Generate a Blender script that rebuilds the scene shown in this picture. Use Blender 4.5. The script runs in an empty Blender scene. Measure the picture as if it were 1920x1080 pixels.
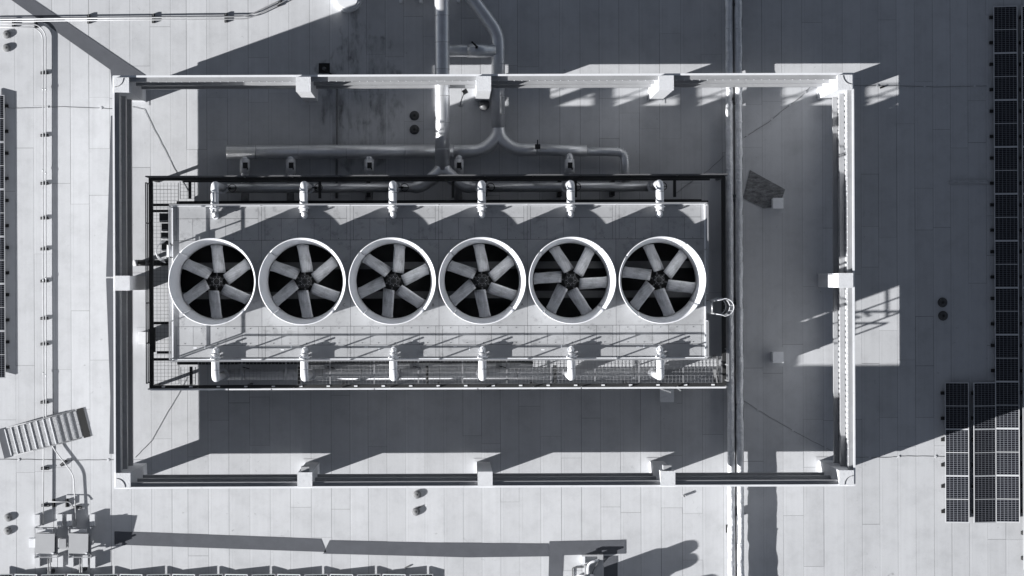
import bpy, math, random
from mathutils import Vector, Matrix
random.seed(7)
R = math.radians

# ------------------------------------------------------------------ camera, sky, sun, exposure
D, S, RZ = 92.0, 43.0, -0.0038        # drone height (m), pixels of the 1920 photo per metre of roof, roll
NX, NY = 850.0, 525.0                 # where the photo's plumb line falls
scene = bpy.context.scene
COL = scene.collection
cam = bpy.data.cameras.new('camera'); cam_o = bpy.data.objects.new('camera', cam); COL.objects.link(cam_o)
cam_o.location = (0, 0, D); cam_o.rotation_euler = (0, 0, RZ)
cam.sensor_width = 36; cam.lens = 36 * D * S / 1920
cam.shift_x = (960 - NX) / 1920; cam.shift_y = -(540 - NY) / 1920
cam.clip_end = 1000
scene.camera = cam_o

SUN = Vector((1, 0.356, -0.366)).normalized()
world = bpy.data.worlds.new('World'); scene.world = world; world.use_nodes = True
wn = world.node_tree.nodes; wl = world.node_tree.links
sky = wn.new('ShaderNodeTexSky'); sky.sky_type = 'NISHITA'; sky.sun_disc = False
sky.sun_elevation = R(19); sky.sun_rotation = R(250.4)
sky.altitude = 1200; sky.air_density = 0.72; sky.dust_density = 0.25   # very clear dry air: dark sky, hard shadows
bw = wn.new('ShaderNodeRGBToBW'); hs = wn.new('ShaderNodeMix'); hs.data_type = 'RGBA'   # toned black-and-white photograph
hs.inputs[0].default_value = 0.66
wl.new(sky.outputs[0], bw.inputs[0]); wl.new(sky.outputs[0], hs.inputs[6]); wl.new(bw.outputs[0], hs.inputs[7])
wl.new(hs.outputs[2], wn['Background'].inputs[0])
wn['Background'].inputs[1].default_value = 0.05
sl = bpy.data.lights.new('sun', 'SUN'); sl.energy = 5.0; sl.angle = R(0.53); sl.color = (1, 0.992, 0.985)
so = bpy.data.objects.new('sun', sl); COL.objects.link(so); so.location = (-60, -25, 40)
so.rotation_euler = SUN.to_track_quat('-Z', 'Y').to_euler()
vs = scene.view_settings
vs.view_transform = 'Standard'; vs.look = 'None'; vs.gamma = 1; vs.exposure = 1.04; vs.use_curve_mapping = False
scene.render.resolution_x, scene.render.resolution_y = 1024, 576
scene.cycles.max_bounces = 8; scene.cycles.use_denoising = True

# ------------------------------------------------------------------ helpers
def g(px, py, z=0.0):
    """photo pixel seen at height z -> world point"""
    k = (D - z) / D / S
    dx, dy = (px - NX) * k, -(py - NY) * k
    return Vector((dx - RZ * dy, dy + RZ * dx, z))
def g2(px, py, z=0.0):
    p = g(px, py, z); return (p.x, p.y)

def MAT(name, col, rough=0.6, metal=0.0, var=0.06, nscale=3.0, obj_var=0.0, stretch=None, fine=0.0, bump=0.0,
        bscale=20.0, coord='pos', trans=0.0, spec=None, dirt=0.0, dscale=2.2, bdist=0.02):
    m = bpy.data.materials.new(name); m.use_nodes = True
    nt = m.node_tree; N = nt.nodes; L = nt.links
    b = N['Principled BSDF']; b.inputs['Roughness'].default_value = rough; b.inputs['Metallic'].default_value = metal
    if spec is not None: b.inputs['Specular IOR Level'].default_value = spec
    if coord == 'pos':
        src = N.new('ShaderNodeNewGeometry').outputs['Position']
    else:
        src = N.new('ShaderNodeTexCoord').outputs['Object']
    mp = N.new('ShaderNodeMapping'); L.new(src, mp.inputs['Vector'])
    if stretch: mp.inputs['Scale'].default_value = stretch
    no = N.new('ShaderNodeTexNoise'); no.inputs['Scale'].default_value = nscale; no.inputs['Detail'].default_value = 6
    no.inputs['Roughness'].default_value = 0.6
    L.new(mp.outputs[0], no.inputs['Vector'])
    mr = N.new('ShaderNodeMapRange'); mr.inputs['From Min'].default_value = 0.25; mr.inputs['From Max'].default_value = 0.75
    mr.inputs['To Min'].default_value = 1 - var; mr.inputs['To Max'].default_value = 1 + var
    L.new(no.outputs['Fac'], mr.inputs['Value'])
    val = mr.outputs[0]
    if obj_var:
        oi = N.new('ShaderNodeObjectInfo'); m2 = N.new('ShaderNodeMapRange')
        m2.inputs['To Min'].default_value = 1 - obj_var; m2.inputs['To Max'].default_value = 1 + obj_var
        L.new(oi.outputs['Random'], m2.inputs['Value'])
        mu = N.new('ShaderNodeMath'); mu.operation = 'MULTIPLY'
        L.new(val, mu.inputs[0]); L.new(m2.outputs[0], mu.inputs[1]); val = mu.outputs[0]
    if fine:
        nf = N.new('ShaderNodeTexNoise'); nf.inputs['Scale'].default_value = 38; nf.inputs['Detail'].default_value = 4
        L.new(src, nf.inputs['Vector'])
        m3 = N.new('ShaderNodeMapRange'); m3.inputs['From Min'].default_value = 0.3; m3.inputs['From Max'].default_value = 0.7
        m3.inputs['To Min'].default_value = 1 - fine; m3.inputs['To Max'].default_value = 1 + fine
        L.new(nf.outputs['Fac'], m3.inputs['Value'])
        mu = N.new('ShaderNodeMath'); mu.operation = 'MULTIPLY'
        L.new(val, mu.inputs[0]); L.new(m3.outputs[0], mu.inputs[1]); val = mu.outputs[0]
    if dirt:
        nd = N.new('ShaderNodeTexNoise'); nd.inputs['Scale'].default_value = dscale; nd.inputs['Detail'].default_value = 9; nd.inputs['Roughness'].default_value = 0.72
        L.new(src, nd.inputs['Vector'])
        m4 = N.new('ShaderNodeMapRange'); m4.inputs['From Min'].default_value = 0.54; m4.inputs['From Max'].default_value = 0.68
        m4.inputs['To Min'].default_value = 1.0; m4.inputs['To Max'].default_value = 1 - dirt
        L.new(nd.outputs['Fac'], m4.inputs['Value'])
        mu = N.new('ShaderNodeMath'); mu.operation = 'MULTIPLY'
        L.new(val, mu.inputs[0]); L.new(m4.outputs[0], mu.inputs[1]); val = mu.outputs[0]
    vm = N.new('ShaderNodeVectorMath'); vm.operation = 'SCALE'
    c = (col * 0.985, col, col * 1.03) if not isinstance(col, tuple) else col
    vm.inputs[0].default_value = c; L.new(val, vm.inputs['Scale'])
    L.new(vm.outputs[0], b.inputs['Base Color'])
    if bump:
        nb = N.new('ShaderNodeTexNoise'); nb.inputs['Scale'].default_value = bscale; nb.inputs['Detail'].default_value = 5
        L.new(mp.outputs[0] if stretch else src, nb.inputs['Vector'])
        bp = N.new('ShaderNodeBump'); bp.inputs['Strength'].default_value = bump; bp.inputs['Distance'].default_value = bdist
        L.new(nb.outputs['Fac'], bp.inputs['Height']); L.new(bp.outputs[0], b.inputs['Normal'])
    if trans:
        t = N.new('ShaderNodeBsdfTranslucent'); L.new(vm.outputs[0], t.inputs['Color'])
        mx = N.new('ShaderNodeMixShader'); mx.inputs[0].default_value = trans
        L.new(b.outputs[0], mx.inputs[1]); L.new(t.outputs[0], mx.inputs[2])
        L.new(mx.outputs[0], N['Material Output'].inputs['Surface'])
    return m

def membrane_mat():
    m = MAT('roof_membrane', 0.52, 0.75, var=0.04, nscale=1.0, obj_var=0.045, stretch=(5, 0.12, 1), fine=0.03, bump=0.05, bscale=30, spec=0.25)
    nt = m.node_tree; N = nt.nodes; L = nt.links
    b = N['Principled BSDF']; old = b.inputs['Base Color'].links[0].from_socket
    geo = N.new('ShaderNodeNewGeometry')
    def math_(op, a, c=None):
        n = N.new('ShaderNodeMath'); n.operation = op; n.use_clamp = False
        for i, s in enumerate((a, c)):
            if s is None: continue
            if isinstance(s, (int, float)): n.inputs[i].default_value = s
            else: L.new(s, n.inputs[i])
        return n.outputs[0]
    def mrange(v, a, c, d, e, smooth=True):
        n = N.new('ShaderNodeMapRange'); n.clamp = True
        if smooth: n.interpolation_type = 'SMOOTHSTEP'
        for k, x in zip(('From Min', 'From Max', 'To Min', 'To Max'), (a, c, d, e)): n.inputs[k].default_value = x
        L.new(v, n.inputs['Value']); return n.outputs[0]
    # ponding stain near the drain: wobbly tide-mark ring, streaks inside
    c = g(672, 185)
    sub = N.new('ShaderNodeVectorMath'); sub.operation = 'SUBTRACT'; sub.inputs[1].default_value = (c.x, c.y, 0)
    L.new(geo.outputs['Position'], sub.inputs[0])
    sc = N.new('ShaderNodeVectorMath'); sc.operation = 'MULTIPLY'; sc.inputs[1].default_value = (1.15, 0.62, 0)
    L.new(sub.outputs[0], sc.inputs[0])
    wob = N.new('ShaderNodeTexNoise'); wob.inputs['Scale'].default_value = 0.8; wob.inputs['Detail'].default_value = 7
    L.new(geo.outputs['Position'], wob.inputs['Vector'])
    ln = N.new('ShaderNodeVectorMath'); ln.operation = 'LENGTH'; L.new(sc.outputs[0], ln.inputs[0])
    d = math_('ADD', ln.outputs['Value'], math_('MULTIPLY', math_('SUBTRACT', wob.outputs['Fac'], 0.5), 3.0))
    ring = math_('MULTIPLY', mrange(d, 1.55, 1.85, 0, 1), mrange(d, 1.85, 2.1, 1, 0))
    ring2 = math_('MULTIPLY', mrange(d, 0.6, 0.8, 0, 1), mrange(d, 0.8, 1.0, 1, 0))
    blot = N.new('ShaderNodeTexNoise'); blot.inputs['Scale'].default_value = 1.7; blot.inputs['Detail'].default_value = 6; blot.inputs['Roughness'].default_value = 0.6
    mpb = N.new('ShaderNodeMapping'); mpb.inputs['Scale'].default_value = (1.6, 0.5, 1)
    L.new(geo.outputs['Position'], mpb.inputs['Vector']); L.new(mpb.outputs[0], blot.inputs['Vector'])
    bl = math_('MULTIPLY', mrange(blot.outputs['Fac'], 0.42, 0.72, 0, 1), mrange(d, 1.2, 2.3, 1, 0))
    patchy = math_('MULTIPLY', math_('ADD', math_('MULTIPLY', ring, 0.30), math_('MULTIPLY', ring2, 0.22)), mrange(blot.outputs['Fac'], 0.42, 0.6, 0.0, 1))
    tot = math_('ADD', math_('MULTIPLY', bl, 0.48), patchy)
    # small scuffs and dirt specks scattered over the roof
    sp = N.new('ShaderNodeTexNoise'); sp.inputs['Scale'].default_value = 4.2; sp.inputs['Detail'].default_value = 3
    L.new(geo.outputs['Position'], sp.inputs['Vector'])
    tot = math_('ADD', tot, mrange(sp.outputs['Fac'], 0.72, 0.80, 0, 0.35))
    lf = N.new('ShaderNodeTexNoise'); lf.inputs['Scale'].default_value = 0.30; lf.inputs['Detail'].default_value = 3
    L.new(geo.outputs['Position'], lf.inputs['Vector'])
    sm_ = N.new('ShaderNodeTexNoise'); sm_.inputs['Scale'].default_value = 2.6; sm_.inputs['Detail'].default_value = 9; sm_.inputs['Roughness'].default_value = 0.7; sm_.inputs['Distortion'].default_value = 1.2
    L.new(geo.outputs['Position'], sm_.inputs['Vector'])
    tot = math_('ADD', tot, math_('MULTIPLY', mrange(lf.outputs['Fac'], 0.52, 0.66, 0, 1), mrange(sm_.outputs['Fac'], 0.60, 0.72, 0, 0.34)))
    mid_ = N.new('ShaderNodeTexNoise'); mid_.inputs['Scale'].default_value = 1.1; mid_.inputs['Detail'].default_value = 8; mid_.inputs['Roughness'].default_value = 0.65
    L.new(geo.outputs['Position'], mid_.inputs['Vector'])
    tot = math_('ADD', tot, mrange(mid_.outputs['Fac'], 0.40, 0.75, 0, 0.12))
    big = N.new('ShaderNodeTexNoise'); big.inputs['Scale'].default_value = 0.16; big.inputs['Detail'].default_value = 5
    L.new(geo.outputs['Position'], big.inputs['Vector'])
    tot = math_('ADD', tot, mrange(big.outputs['Fac'], 0.45, 0.75, 0, 0.04))
    # welded lap beside each seam: a faint line and a slightly cleaner band
    tco = N.new('ShaderNodeTexCoord'); sxyz = N.new('ShaderNodeSeparateXYZ'); L.new(tco.outputs['Object'], sxyz.inputs[0])
    lx_ = sxyz.outputs[0]
    lap = math_('MULTIPLY', mrange(lx_, -0.375, -0.365, 0, 1, False), mrange(lx_, -0.352, -0.342, 1, 0, False))
    band = math_('MULTIPLY', mrange(lx_, -0.51, -0.50, 0, 1, False), mrange(lx_, -0.375, -0.365, 1, 0, False))
    lapn = N.new('ShaderNodeTexNoise'); lapn.inputs['Scale'].default_value = 0.5; L.new(geo.outputs['Position'], lapn.inputs['Vector'])
    tot = math_('ADD', tot, math_('MULTIPLY', lap, mrange(lapn.outputs['Fac'], 0.4, 0.6, 0.02, 0.13)))
    tot = math_('SUBTRACT', tot, math_('MULTIPLY', band, 0.022))
    keep = math_('SUBTRACT', 1.0, tot)
    vm = N.new('ShaderNodeVectorMath'); vm.operation = 'SCALE'
    L.new(old, vm.inputs[0]); L.new(keep, vm.inputs['Scale']); L.new(vm.outputs[0], b.inputs['Base Color'])
    return m

def solar_mat():
    m = bpy.data.materials.new('solar_cells'); m.use_nodes = True
    nt = m.node_tree; N = nt.nodes; L = nt.links; b = N['Principled BSDF']
    b.inputs['Roughness'].default_value = 0.22; b.inputs['Specular IOR Level'].default_value = 0.25
    tc = N.new('ShaderNodeTexCoord'); sx = N.new('ShaderNodeSeparateXYZ'); L.new(tc.outputs['Object'], sx.inputs[0])
    def line(out, pitch, width):
        a = N.new('ShaderNodeMath'); a.operation = 'DIVIDE'; a.inputs[1].default_value = pitch; L.new(out, a.inputs[0])
        f = N.new('ShaderNodeMath'); f.operation = 'FRACT'; L.new(a.outputs[0], f.inputs[0])
        s = N.new('ShaderNodeMath'); s.operation = 'LESS_THAN'; s.inputs[1].default_value = width / pitch; L.new(f.outputs[0], s.inputs[0])
        return s.outputs[0]
    mx = N.new('ShaderNodeMath'); mx.operation = 'MAXIMUM'
    L.new(line(sx.outputs[0], 0.161, 0.014), mx.inputs[0]); L.new(line(sx.outputs[1], 0.0815, 0.010), mx.inputs[1])
    mc = N.new('ShaderNodeMix'); mc.data_type = 'RGBA'
    mc.inputs[6].default_value = (0.007, 0.008, 0.011, 1); mc.inputs[7].default_value = (0.24, 0.25, 0.28, 1)
    L.new(mx.outputs[0], mc.inputs[0]); L.new(mc.outputs[2], b.inputs['Base Color'])
    return m

M = dict(
    membrane=membrane_mat(),
    seam=MAT('dark_seam_base', 0.13, 0.9, var=0.6, nscale=0.5),  # dark base showing in the gaps between sheets
    pad=MAT('grey_walkway_membrane', (0.083, 0.088, 0.101), 0.85, var=0.12, nscale=2.0, fine=0.07),
    pierw=MAT('white_pier_coating', 0.78, 0.6, var=0.06, nscale=4, fine=0.03, dirt=0.2, dscale=4),
    white=MAT('white_paint', 0.74, 0.45, var=0.04, nscale=2.0, fine=0.02, dirt=0.14, dscale=3),
    stucco=MAT('white_coated_column', 0.64, 0.7, var=0.05, nscale=4, fine=0.05, bump=0.5, bscale=18, dirt=0.12, dscale=6),
    sheet=MAT('screen_panel', 0.56, 0.5, var=0.05, nscale=1.2, trans=0.22, obj_var=0.04),
    girt=MAT('painted_girt', 0.34, 0.45, metal=0.2, var=0.07, nscale=2, dirt=0.15),
    deck=MAT('fan_deck_sheet', 0.37, 0.55, var=0.07, nscale=1.6, obj_var=0.05, fine=0.05, metal=0.0, spec=0.4, dirt=0.30),
    stack=MAT('fibreglass_stack', 0.80, 0.5, var=0.04, nscale=1.5, dirt=0.12, dscale=1.8, obj_var=0.02),
    blade=MAT('weathered_blade', 0.50, 0.55, var=0.28, nscale=2.2, stretch=(0.7, 9, 1), coord='obj', fine=0.06, obj_var=0.07, dirt=0.35, dscale=1.6),
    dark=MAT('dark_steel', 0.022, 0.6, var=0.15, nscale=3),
    black=MAT('black_rubber', 0.012, 0.8, var=0.2),
    inside=MAT('near_black_interior', 0.03, 0.8, var=0.3, nscale=2),  # near-black fill for the tower inside
    midsteel=MAT('grey_steel', 0.16, 0.5, metal=0.3, var=0.12, nscale=3),
    galv=MAT('galvanised_steel', 0.46, 0.45, metal=0.55, var=0.1, nscale=6, fine=0.05),
    jacket=MAT('aluminium_jacket', 0.66, 0.36, metal=0.6, var=0.10, nscale=2.5, fine=0.05, bump=0.12, bscale=6),
    foil=MAT('wrinkled_foil_jacket', 0.72, 0.36, metal=0.2, var=0.16, nscale=3, fine=0.10, bump=1.0, bscale=7, bdist=0.06),
    pvc=MAT('white_riser_pipe', 0.76, 0.32, var=0.03, nscale=3),
    alu=MAT('aluminium_frame', 0.55, 0.45, metal=0.1, var=0.04),
    cells=solar_mat(),
    tread=MAT('expanded_metal_tread', 0.36, 0.6, metal=0.2, var=0.35, nscale=14, stretch=(1, 1, 1), fine=0.25),
    box=MAT('cabinet_enamel', 0.36, 0.5, var=0.03),
    concrete=MAT('pale_block', 0.56, 0.8, var=0.06, nscale=5, fine=0.05),
    ply=MAT('old_plywood', 0.17, 0.85, var=0.7, nscale=1.6, stretch=(2.0, 6, 1), fine=0.25, dirt=0.5, dscale=3),
    cable=MAT('cable', 0.12, 0.6, var=0.1),
    conduit=MAT('weathered_conduit', 0.34, 0.5, metal=0.25, var=0.15, nscale=5),
    drain=MAT('drain_cast_iron', 0.06, 0.7, var=0.3, nscale=10),
    dome=MAT('drain_dome', 0.17, 0.7, var=0.3, nscale=12),
    letter=MAT('black_lettering', 0.02, 0.6),
    rust=MAT('dark_stain', 0.10, 0.8, var=0.4, nscale=8),
)

class MB:
    def __init__(s): s.v = []; s.f = []; s.sm = []
    def add(s, vs, fs, smooth=False):
        o = len(s.v); s.v += [tuple(v) for v in vs]
        for f in fs: s.f.append(tuple(i + o for i in f)); s.sm.append(smooth)
        return s
    def box(s, x0, x1, y0, y1, z0, z1, mat=None):
        vs = [Vector((x, y, z)) for z in (z0, z1) for y in (y0, y1) for x in (x0, x1)]
        if mat is not None: vs = [mat @ v for v in vs]
        return s.add(vs, [(0, 2, 3, 1), (4, 5, 7, 6), (0, 1, 5, 4), (2, 6, 7, 3), (0, 4, 6, 2), (1, 3, 7, 5)])
    def cbox(s, c, size, rz=0, mat=None):
        m = Matrix.Translation(Vector(c)) @ Matrix.Rotation(rz, 4, 'Z')
        if mat is not None: m = m @ mat
        a, b, h = size[0] / 2, size[1] / 2, size[2] / 2
        return s.box(-a, a, -b, b, -h, h, m)
    def bar(s, p, q, w=0.04, h=None):
        """square bar from p to q"""
        p, q = Vector(p), Vector(q); d = (q - p); L = d.length
        rot = d.to_track_quat('X', 'Z').to_matrix().to_4x4()
        h = h or w
        return s.box(0, L, -w / 2, w / 2, -h / 2, h / 2, Matrix.Translation(p) @ rot)
    def prism(s, poly, z0, z1):
        n = len(poly)
        ar = sum(poly[i][0] * poly[(i + 1) % n][1] - poly[(i + 1) % n][0] * poly[i][1] for i in range(n))
        if ar < 0: poly = poly[::-1]
        vs = [(x, y, z0) for x, y in poly] + [(x, y, z1) for x, y in poly]
        fs = [tuple(range(n, 2 * n)), tuple(range(n - 1, -1, -1))] + [(i, (i + 1) % n, n + (i + 1) % n, n + i) for i in range(n)]
        return s.add(vs, fs)
    def tube(s, pts, r, n=12, caps=True, wob=0.0, smooth=True):
        pts = [Vector(p) for p in pts]; k = len(pts)
        rs = r if isinstance(r, (list, tuple)) else [r] * k
        t0 = (pts[1] - pts[0]).normalized()
        up = Vector((0, 0, 1)) if abs(t0.z) < 0.9 else Vector((1, 0, 0))
        nrm = (up - t0 * up.dot(t0)).normalized()
        rings = []; vs = []
        for i, p in enumerate(pts):
            a = (pts[i] - pts[i - 1]).normalized() if i else t0
            b = (pts[i + 1] - pts[i]).normalized() if i < k - 1 else a
            t = (a + b).normalized() if (a + b).length > 1e-6 else a
            nrm = (nrm - t * nrm.dot(t)).normalized(); bi = t.cross(nrm)
            st = 1 / max(0.5, math.sqrt(max(1e-6, (1 + a.dot(b)) / 2)))
            for j in range(n):
                an = 2 * math.pi * j / n
                rr = rs[i] * (1 + (random.uniform(-wob, wob) if wob else 0))
                vs.append(p + nrm * (math.cos(an) * rr) + bi * (math.sin(an) * rr))
        fs = []
        for i in range(k - 1):
            for j in range(n):
                fs.append((i * n + j, i * n + (j + 1) % n, (i + 1) * n + (j + 1) % n, (i + 1) * n + j))
        s.add(vs, fs, smooth)
        if caps:
            o = len(s.v) - len(vs)
            s.f.append(tuple(o + j for j in range(n - 1, -1, -1))); s.sm.append(False)
            s.f.append(tuple(o + (k - 1) * n + j for j in range(n))); s.sm.append(False)
        return s
    def lathe(s, prof, c=(0, 0, 0), n=32, smooth=True, closed=False):
        vs = [(c[0] + r * math.cos(2 * math.pi * j / n), c[1] + r * math.sin(2 * math.pi * j / n), c[2] + z) for r, z in prof for j in range(n)]
        k = len(prof); fs = []
        for i in range(k if closed else k - 1):
            i2 = (i + 1) % k
            for j in range(n):
                fs.append((i * n + j, i * n + (j + 1) % n, i2 * n + (j + 1) % n, i2 * n + j))
        s.add(vs, fs, smooth)
        if not closed:
            o = len(s.v) - len(vs)
            if prof[0][0] > 1e-4: s.f.append(tuple(o + j for j in range(n - 1, -1, -1))); s.sm.append(False)
            if prof[-1][0] > 1e-4: s.f.append(tuple(o + (k - 1) * n + j for j in range(n))); s.sm.append(False)
        return s
    def mesh(s, name, mat, origin=None):
        me = bpy.data.meshes.new(name)
        vs = s.v if origin is None else [(a - origin[0], b - origin[1], c - origin[2]) for a, b, c in s.v]
        me.from_pydata(vs, [], s.f); me.materials.append(M[mat] if isinstance(mat, str) else mat)
        me.polygons.foreach_set('use_smooth', s.sm); me.update()
        return me
    def build(s, name, mat, parent=None):
        """mesh given in world coordinates; hangs under parent (a thing or a part)"""
        org = world_loc(parent) if parent else Vector((0, 0, 0))
        return link(name, s.mesh(name, mat, org), parent)
    def local(s, name, mat, parent=None):
        return link(name, s.mesh(name, mat), parent)

def world_loc(o):
    p = Vector((0, 0, 0))
    while o is not None: p += o.location; o = o.parent
    return p
def link(name, me, parent=None, loc=None):
    o = bpy.data.objects.new(name, me); COL.objects.link(o)
    if parent is not None: o.parent = parent
    if loc is not None: o.location = loc
    return o
def tag(o, label=None, cat=None, group=None, kind=None):
    if label: o['label'] = label
    if cat: o['category'] = cat
    if group: o['group'] = group
    if kind: o['kind'] = kind
    return o
def thing(name, loc, label, cat, group=None):
    o = bpy.data.objects.new(name, None); COL.objects.link(o); o.location = loc; o.empty_display_size = 0.2
    return tag(o, label, cat, group)
def solo(name, mb, mat, loc, label, cat, group=None):
    """a thing that is one mesh, origin at its base"""
    o = link(name, mb.mesh(name, mat, Vector(loc))); o.location = loc
    return tag(o, label, cat, group)
def copy_tree(o, parent=None):
    c = o.copy(); COL.objects.link(c); c.parent = parent
    for ch in KIDS.get(o.name, list(o.children)): copy_tree(ch, c)
    return c
KIDS = {}
def fillet(pts, rad, n=6):
    pts = [Vector(p) for p in pts]; out = [pts[0]]
    for i in range(1, len(pts) - 1):
        a = (pts[i - 1] - pts[i]); b = (pts[i + 1] - pts[i])
        r = min(rad, a.length * 0.49, b.length * 0.49)
        p, q = pts[i] + a.normalized() * r, pts[i] + b.normalized() * r
        for k in range(n + 1):
            t = k / n
            out.append(p * (1 - t) ** 2 + pts[i] * 2 * t * (1 - t) + q * t * t)
    out.append(pts[-1]); return out
UNIT = {}
def unit_box(mat):
    if mat not in UNIT: UNIT[mat] = MB().box(-.5, .5, -.5, .5, -.5, .5).mesh('box_piece', mat)
    return UNIT[mat]
def piece(name, mat, c, size, parent, rz=0):
    o = link(name, unit_box(mat), parent); o.location = Vector(c) - world_loc(parent); o.scale = size; o.rotation_euler.z = rz
    return o
ORD = ['first', 'second', 'third', 'fourth', 'fifth', 'sixth', 'seventh', 'eighth', 'ninth', 'tenth', 'eleventh', 'twelfth',
       'thirteenth', 'fourteenth', 'fifteenth', 'sixteenth', 'seventeenth', 'eighteenth', 'nineteenth', 'twentieth']

# ------------------------------------------------------------------ roof and its membrane sheets
roof = link('roof', MB().box(-150, 150, -150, 150, -0.4, 0).mesh('roof', 'membrane')); roof['kind'] = 'structure'
piece('seam_bed', 'seam', (0.5, 0, 0.002), (58, 36, 0.003), roof)
seams = [-48, -10, 27, 62, 97, 131, 166, 205, 243, 281, 319, 349, 387, 426, 465, 503, 541, 580, 618, 653, 687, 722, 757, 793, 829, 865, 900,
         935, 970, 1010, 1049, 1087, 1123, 1160, 1198, 1236, 1276, 1314, 1353, 1391, 1428, 1465, 1503, 1541, 1579, 1613, 1646, 1680, 1714,
         1748, 1781, 1814, 1848, 1882, 1916, 1950, 1985]
sx = [g(p, 0).x for p in seams]
for i in range(len(sx) - 1):
    y = -13.9 - random.uniform(0, 2); x0, x1 = sx[i], sx[i + 1]
    while y < 13.6:
        ln = random.choice((2.0, 4.4, 6.5, 8.0, 9.5, 11)) * random.uniform(0.85, 1.15)
        if y + ln > 11.5: ln = 14.6 - y
        gp = random.choice((0.004, 0.007, 0.012, 0.016)); gy = random.choice((0.005, 0.009, 0.016))
        th = random.uniform(0.004, 0.011)
        piece('membrane_sheet', 'membrane', ((x0 + x1) / 2, y + ln / 2, 0.0045 + th / 2), (x1 - x0 - gp, ln - gy, th), roof)
        y += ln

def strip(pts, label=None):
    o = MB().prism([g2(*p) for p in pts], 0.0175, 0.026).mesh('walkway_strip', 'pad')
    o = link('walkway_strip', o); o['kind'] = 'structure'; return o
strip([(-10, -22), (32, -22), (272, 141), (262, 170), (212, 176), (207, 131)])
strip([(208, 217), (232, 217), (232, 519), (199, 519)])
strip([(199, 522), (232, 522), (232, 851), (205, 851), (207, 745)])
strip([(215, 996), (602, 1010), (612, 1035), (215, 1021)])
strip([(618, 1013), (800, 1017), (1028, 1019), (1030, 1043), (880, 1045), (606, 1038)])
strip([(1030, 1015), (1173, 1012), (1173, 1038), (1056, 1041), (1054, 1100), (1028, 1100)])
strip([(1132, 1042), (1158, 1042), (1158, 1100), (1132, 1100)])

# ------------------------------------------------------------------ screen wall round the tower
WX0, WX1, WY0, WY1 = -14.0, 16.53, -8.53, 8.45
ZB, ZT = 1.13, 4.80
def ribbed(length, z0, z1):
    mb = MB(); n = 5; w = length / n; pr = []
    for k in range(n):
        for fx, fd in ((0, 0), (0.62, 0), (0.72, 0.03), (0.9, 0.03), (1.0, 0)):
            if k and fx == 0: continue
            pr.append(((k + fx) * w, fd))
    poly = [(x, -d) for x, d in pr] + [(x, -d - 0.006) for x, d in reversed(pr)]
    n = len(pr); vs = [(x, y, z) for z in (z0, z1) for x, y in poly]; m = 2 * n
    fs = []
    for i in range(m): fs.append((i, (i + 1) % m, m + (i + 1) % m, m + i))
    for i in range(n - 1):
        fs.append((m + i, m + i + 1, m + m - 2 - i, m + m - 1 - i)); fs.append((i + 1, i, m - 1 - i, m - 2 - i))
    return mb.add(vs, fs)
def wall(x0, y0, x1, y1, label, clips=False):
    """outer line runs so that the outside is on the right-hand side (local -Y)"""
    a, b = Vector((x0, y0, 0)), Vector((x1, y1, 0)); L = (b - a).length; ang = math.atan2(y1 - y0, x1 - x0)
    w = thing('screen_wall', a, label, 'screen wall', 'screen walls round the cooling tower')
    w.rotation_euler.z = ang
    n = round(L / 1.16); pw = L / n
    me = ribbed(pw + 0.03, ZB, ZT).mesh('wall_panel', 'sheet')
    for k in range(n):
        link('wall_panel', me, w, (k * pw - 0.015, -0.009 * (k % 2), 0))
    def bx(name, mat, a0, a1, b0, b1, c0, c1):
        o = link(name, unit_box(mat), w, ((a0 + a1) / 2, (b0 + b1) / 2, (c0 + c1) / 2)); o.scale = (a1 - a0, b1 - b0, c1 - c0); return o
    bx('bottom_trim', 'white', -0.02, L + 0.02, -0.045, 0.008, ZB - 0.05, ZB + 0.03)
    bx('cap', 'white', -0.03, L + 0.03, -0.05, 0.03, ZT + 0.002, ZT + 0.05)
    for z0, z1, dp in ((4.46, 4.70, 0.20), (2.72, 2.95, 0.20), (1.17, 1.38, 0.20)):
        bx('girt', 'girt', 0.04, L - 0.04, 0.012, dp, z0, z1)
    # clips that hold the sheets to the top girt
    if clips:
        cl = MB()
        for k in range(int(L / 0.32)):
            cl.box(0.2 + k * 0.32, 0.2 + k * 0.32 + 0.035, dp + 0.001, dp + 0.02, 4.62, 4.70)
        o = cl.local('clip_row', 'white', w); o['kind'] = 'stuff'
    return w
wall(WX0, WY0, WX1, WY0, 'long screen wall with dark shaded girts along the bottom of the enclosure')
wall(WX1, WY0, WX1, WY1, 'short screen wall with brilliant sunlit inner face beside the foil pipes', True)
wall(WX1, WY1, WX0, WY1, 'long screen wall crossed by the two big pipes at the top', True)
wall(WX0, WY1, WX0, WY0, 'short screen wall with dark girts and glowing strips facing the conduits')

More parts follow.
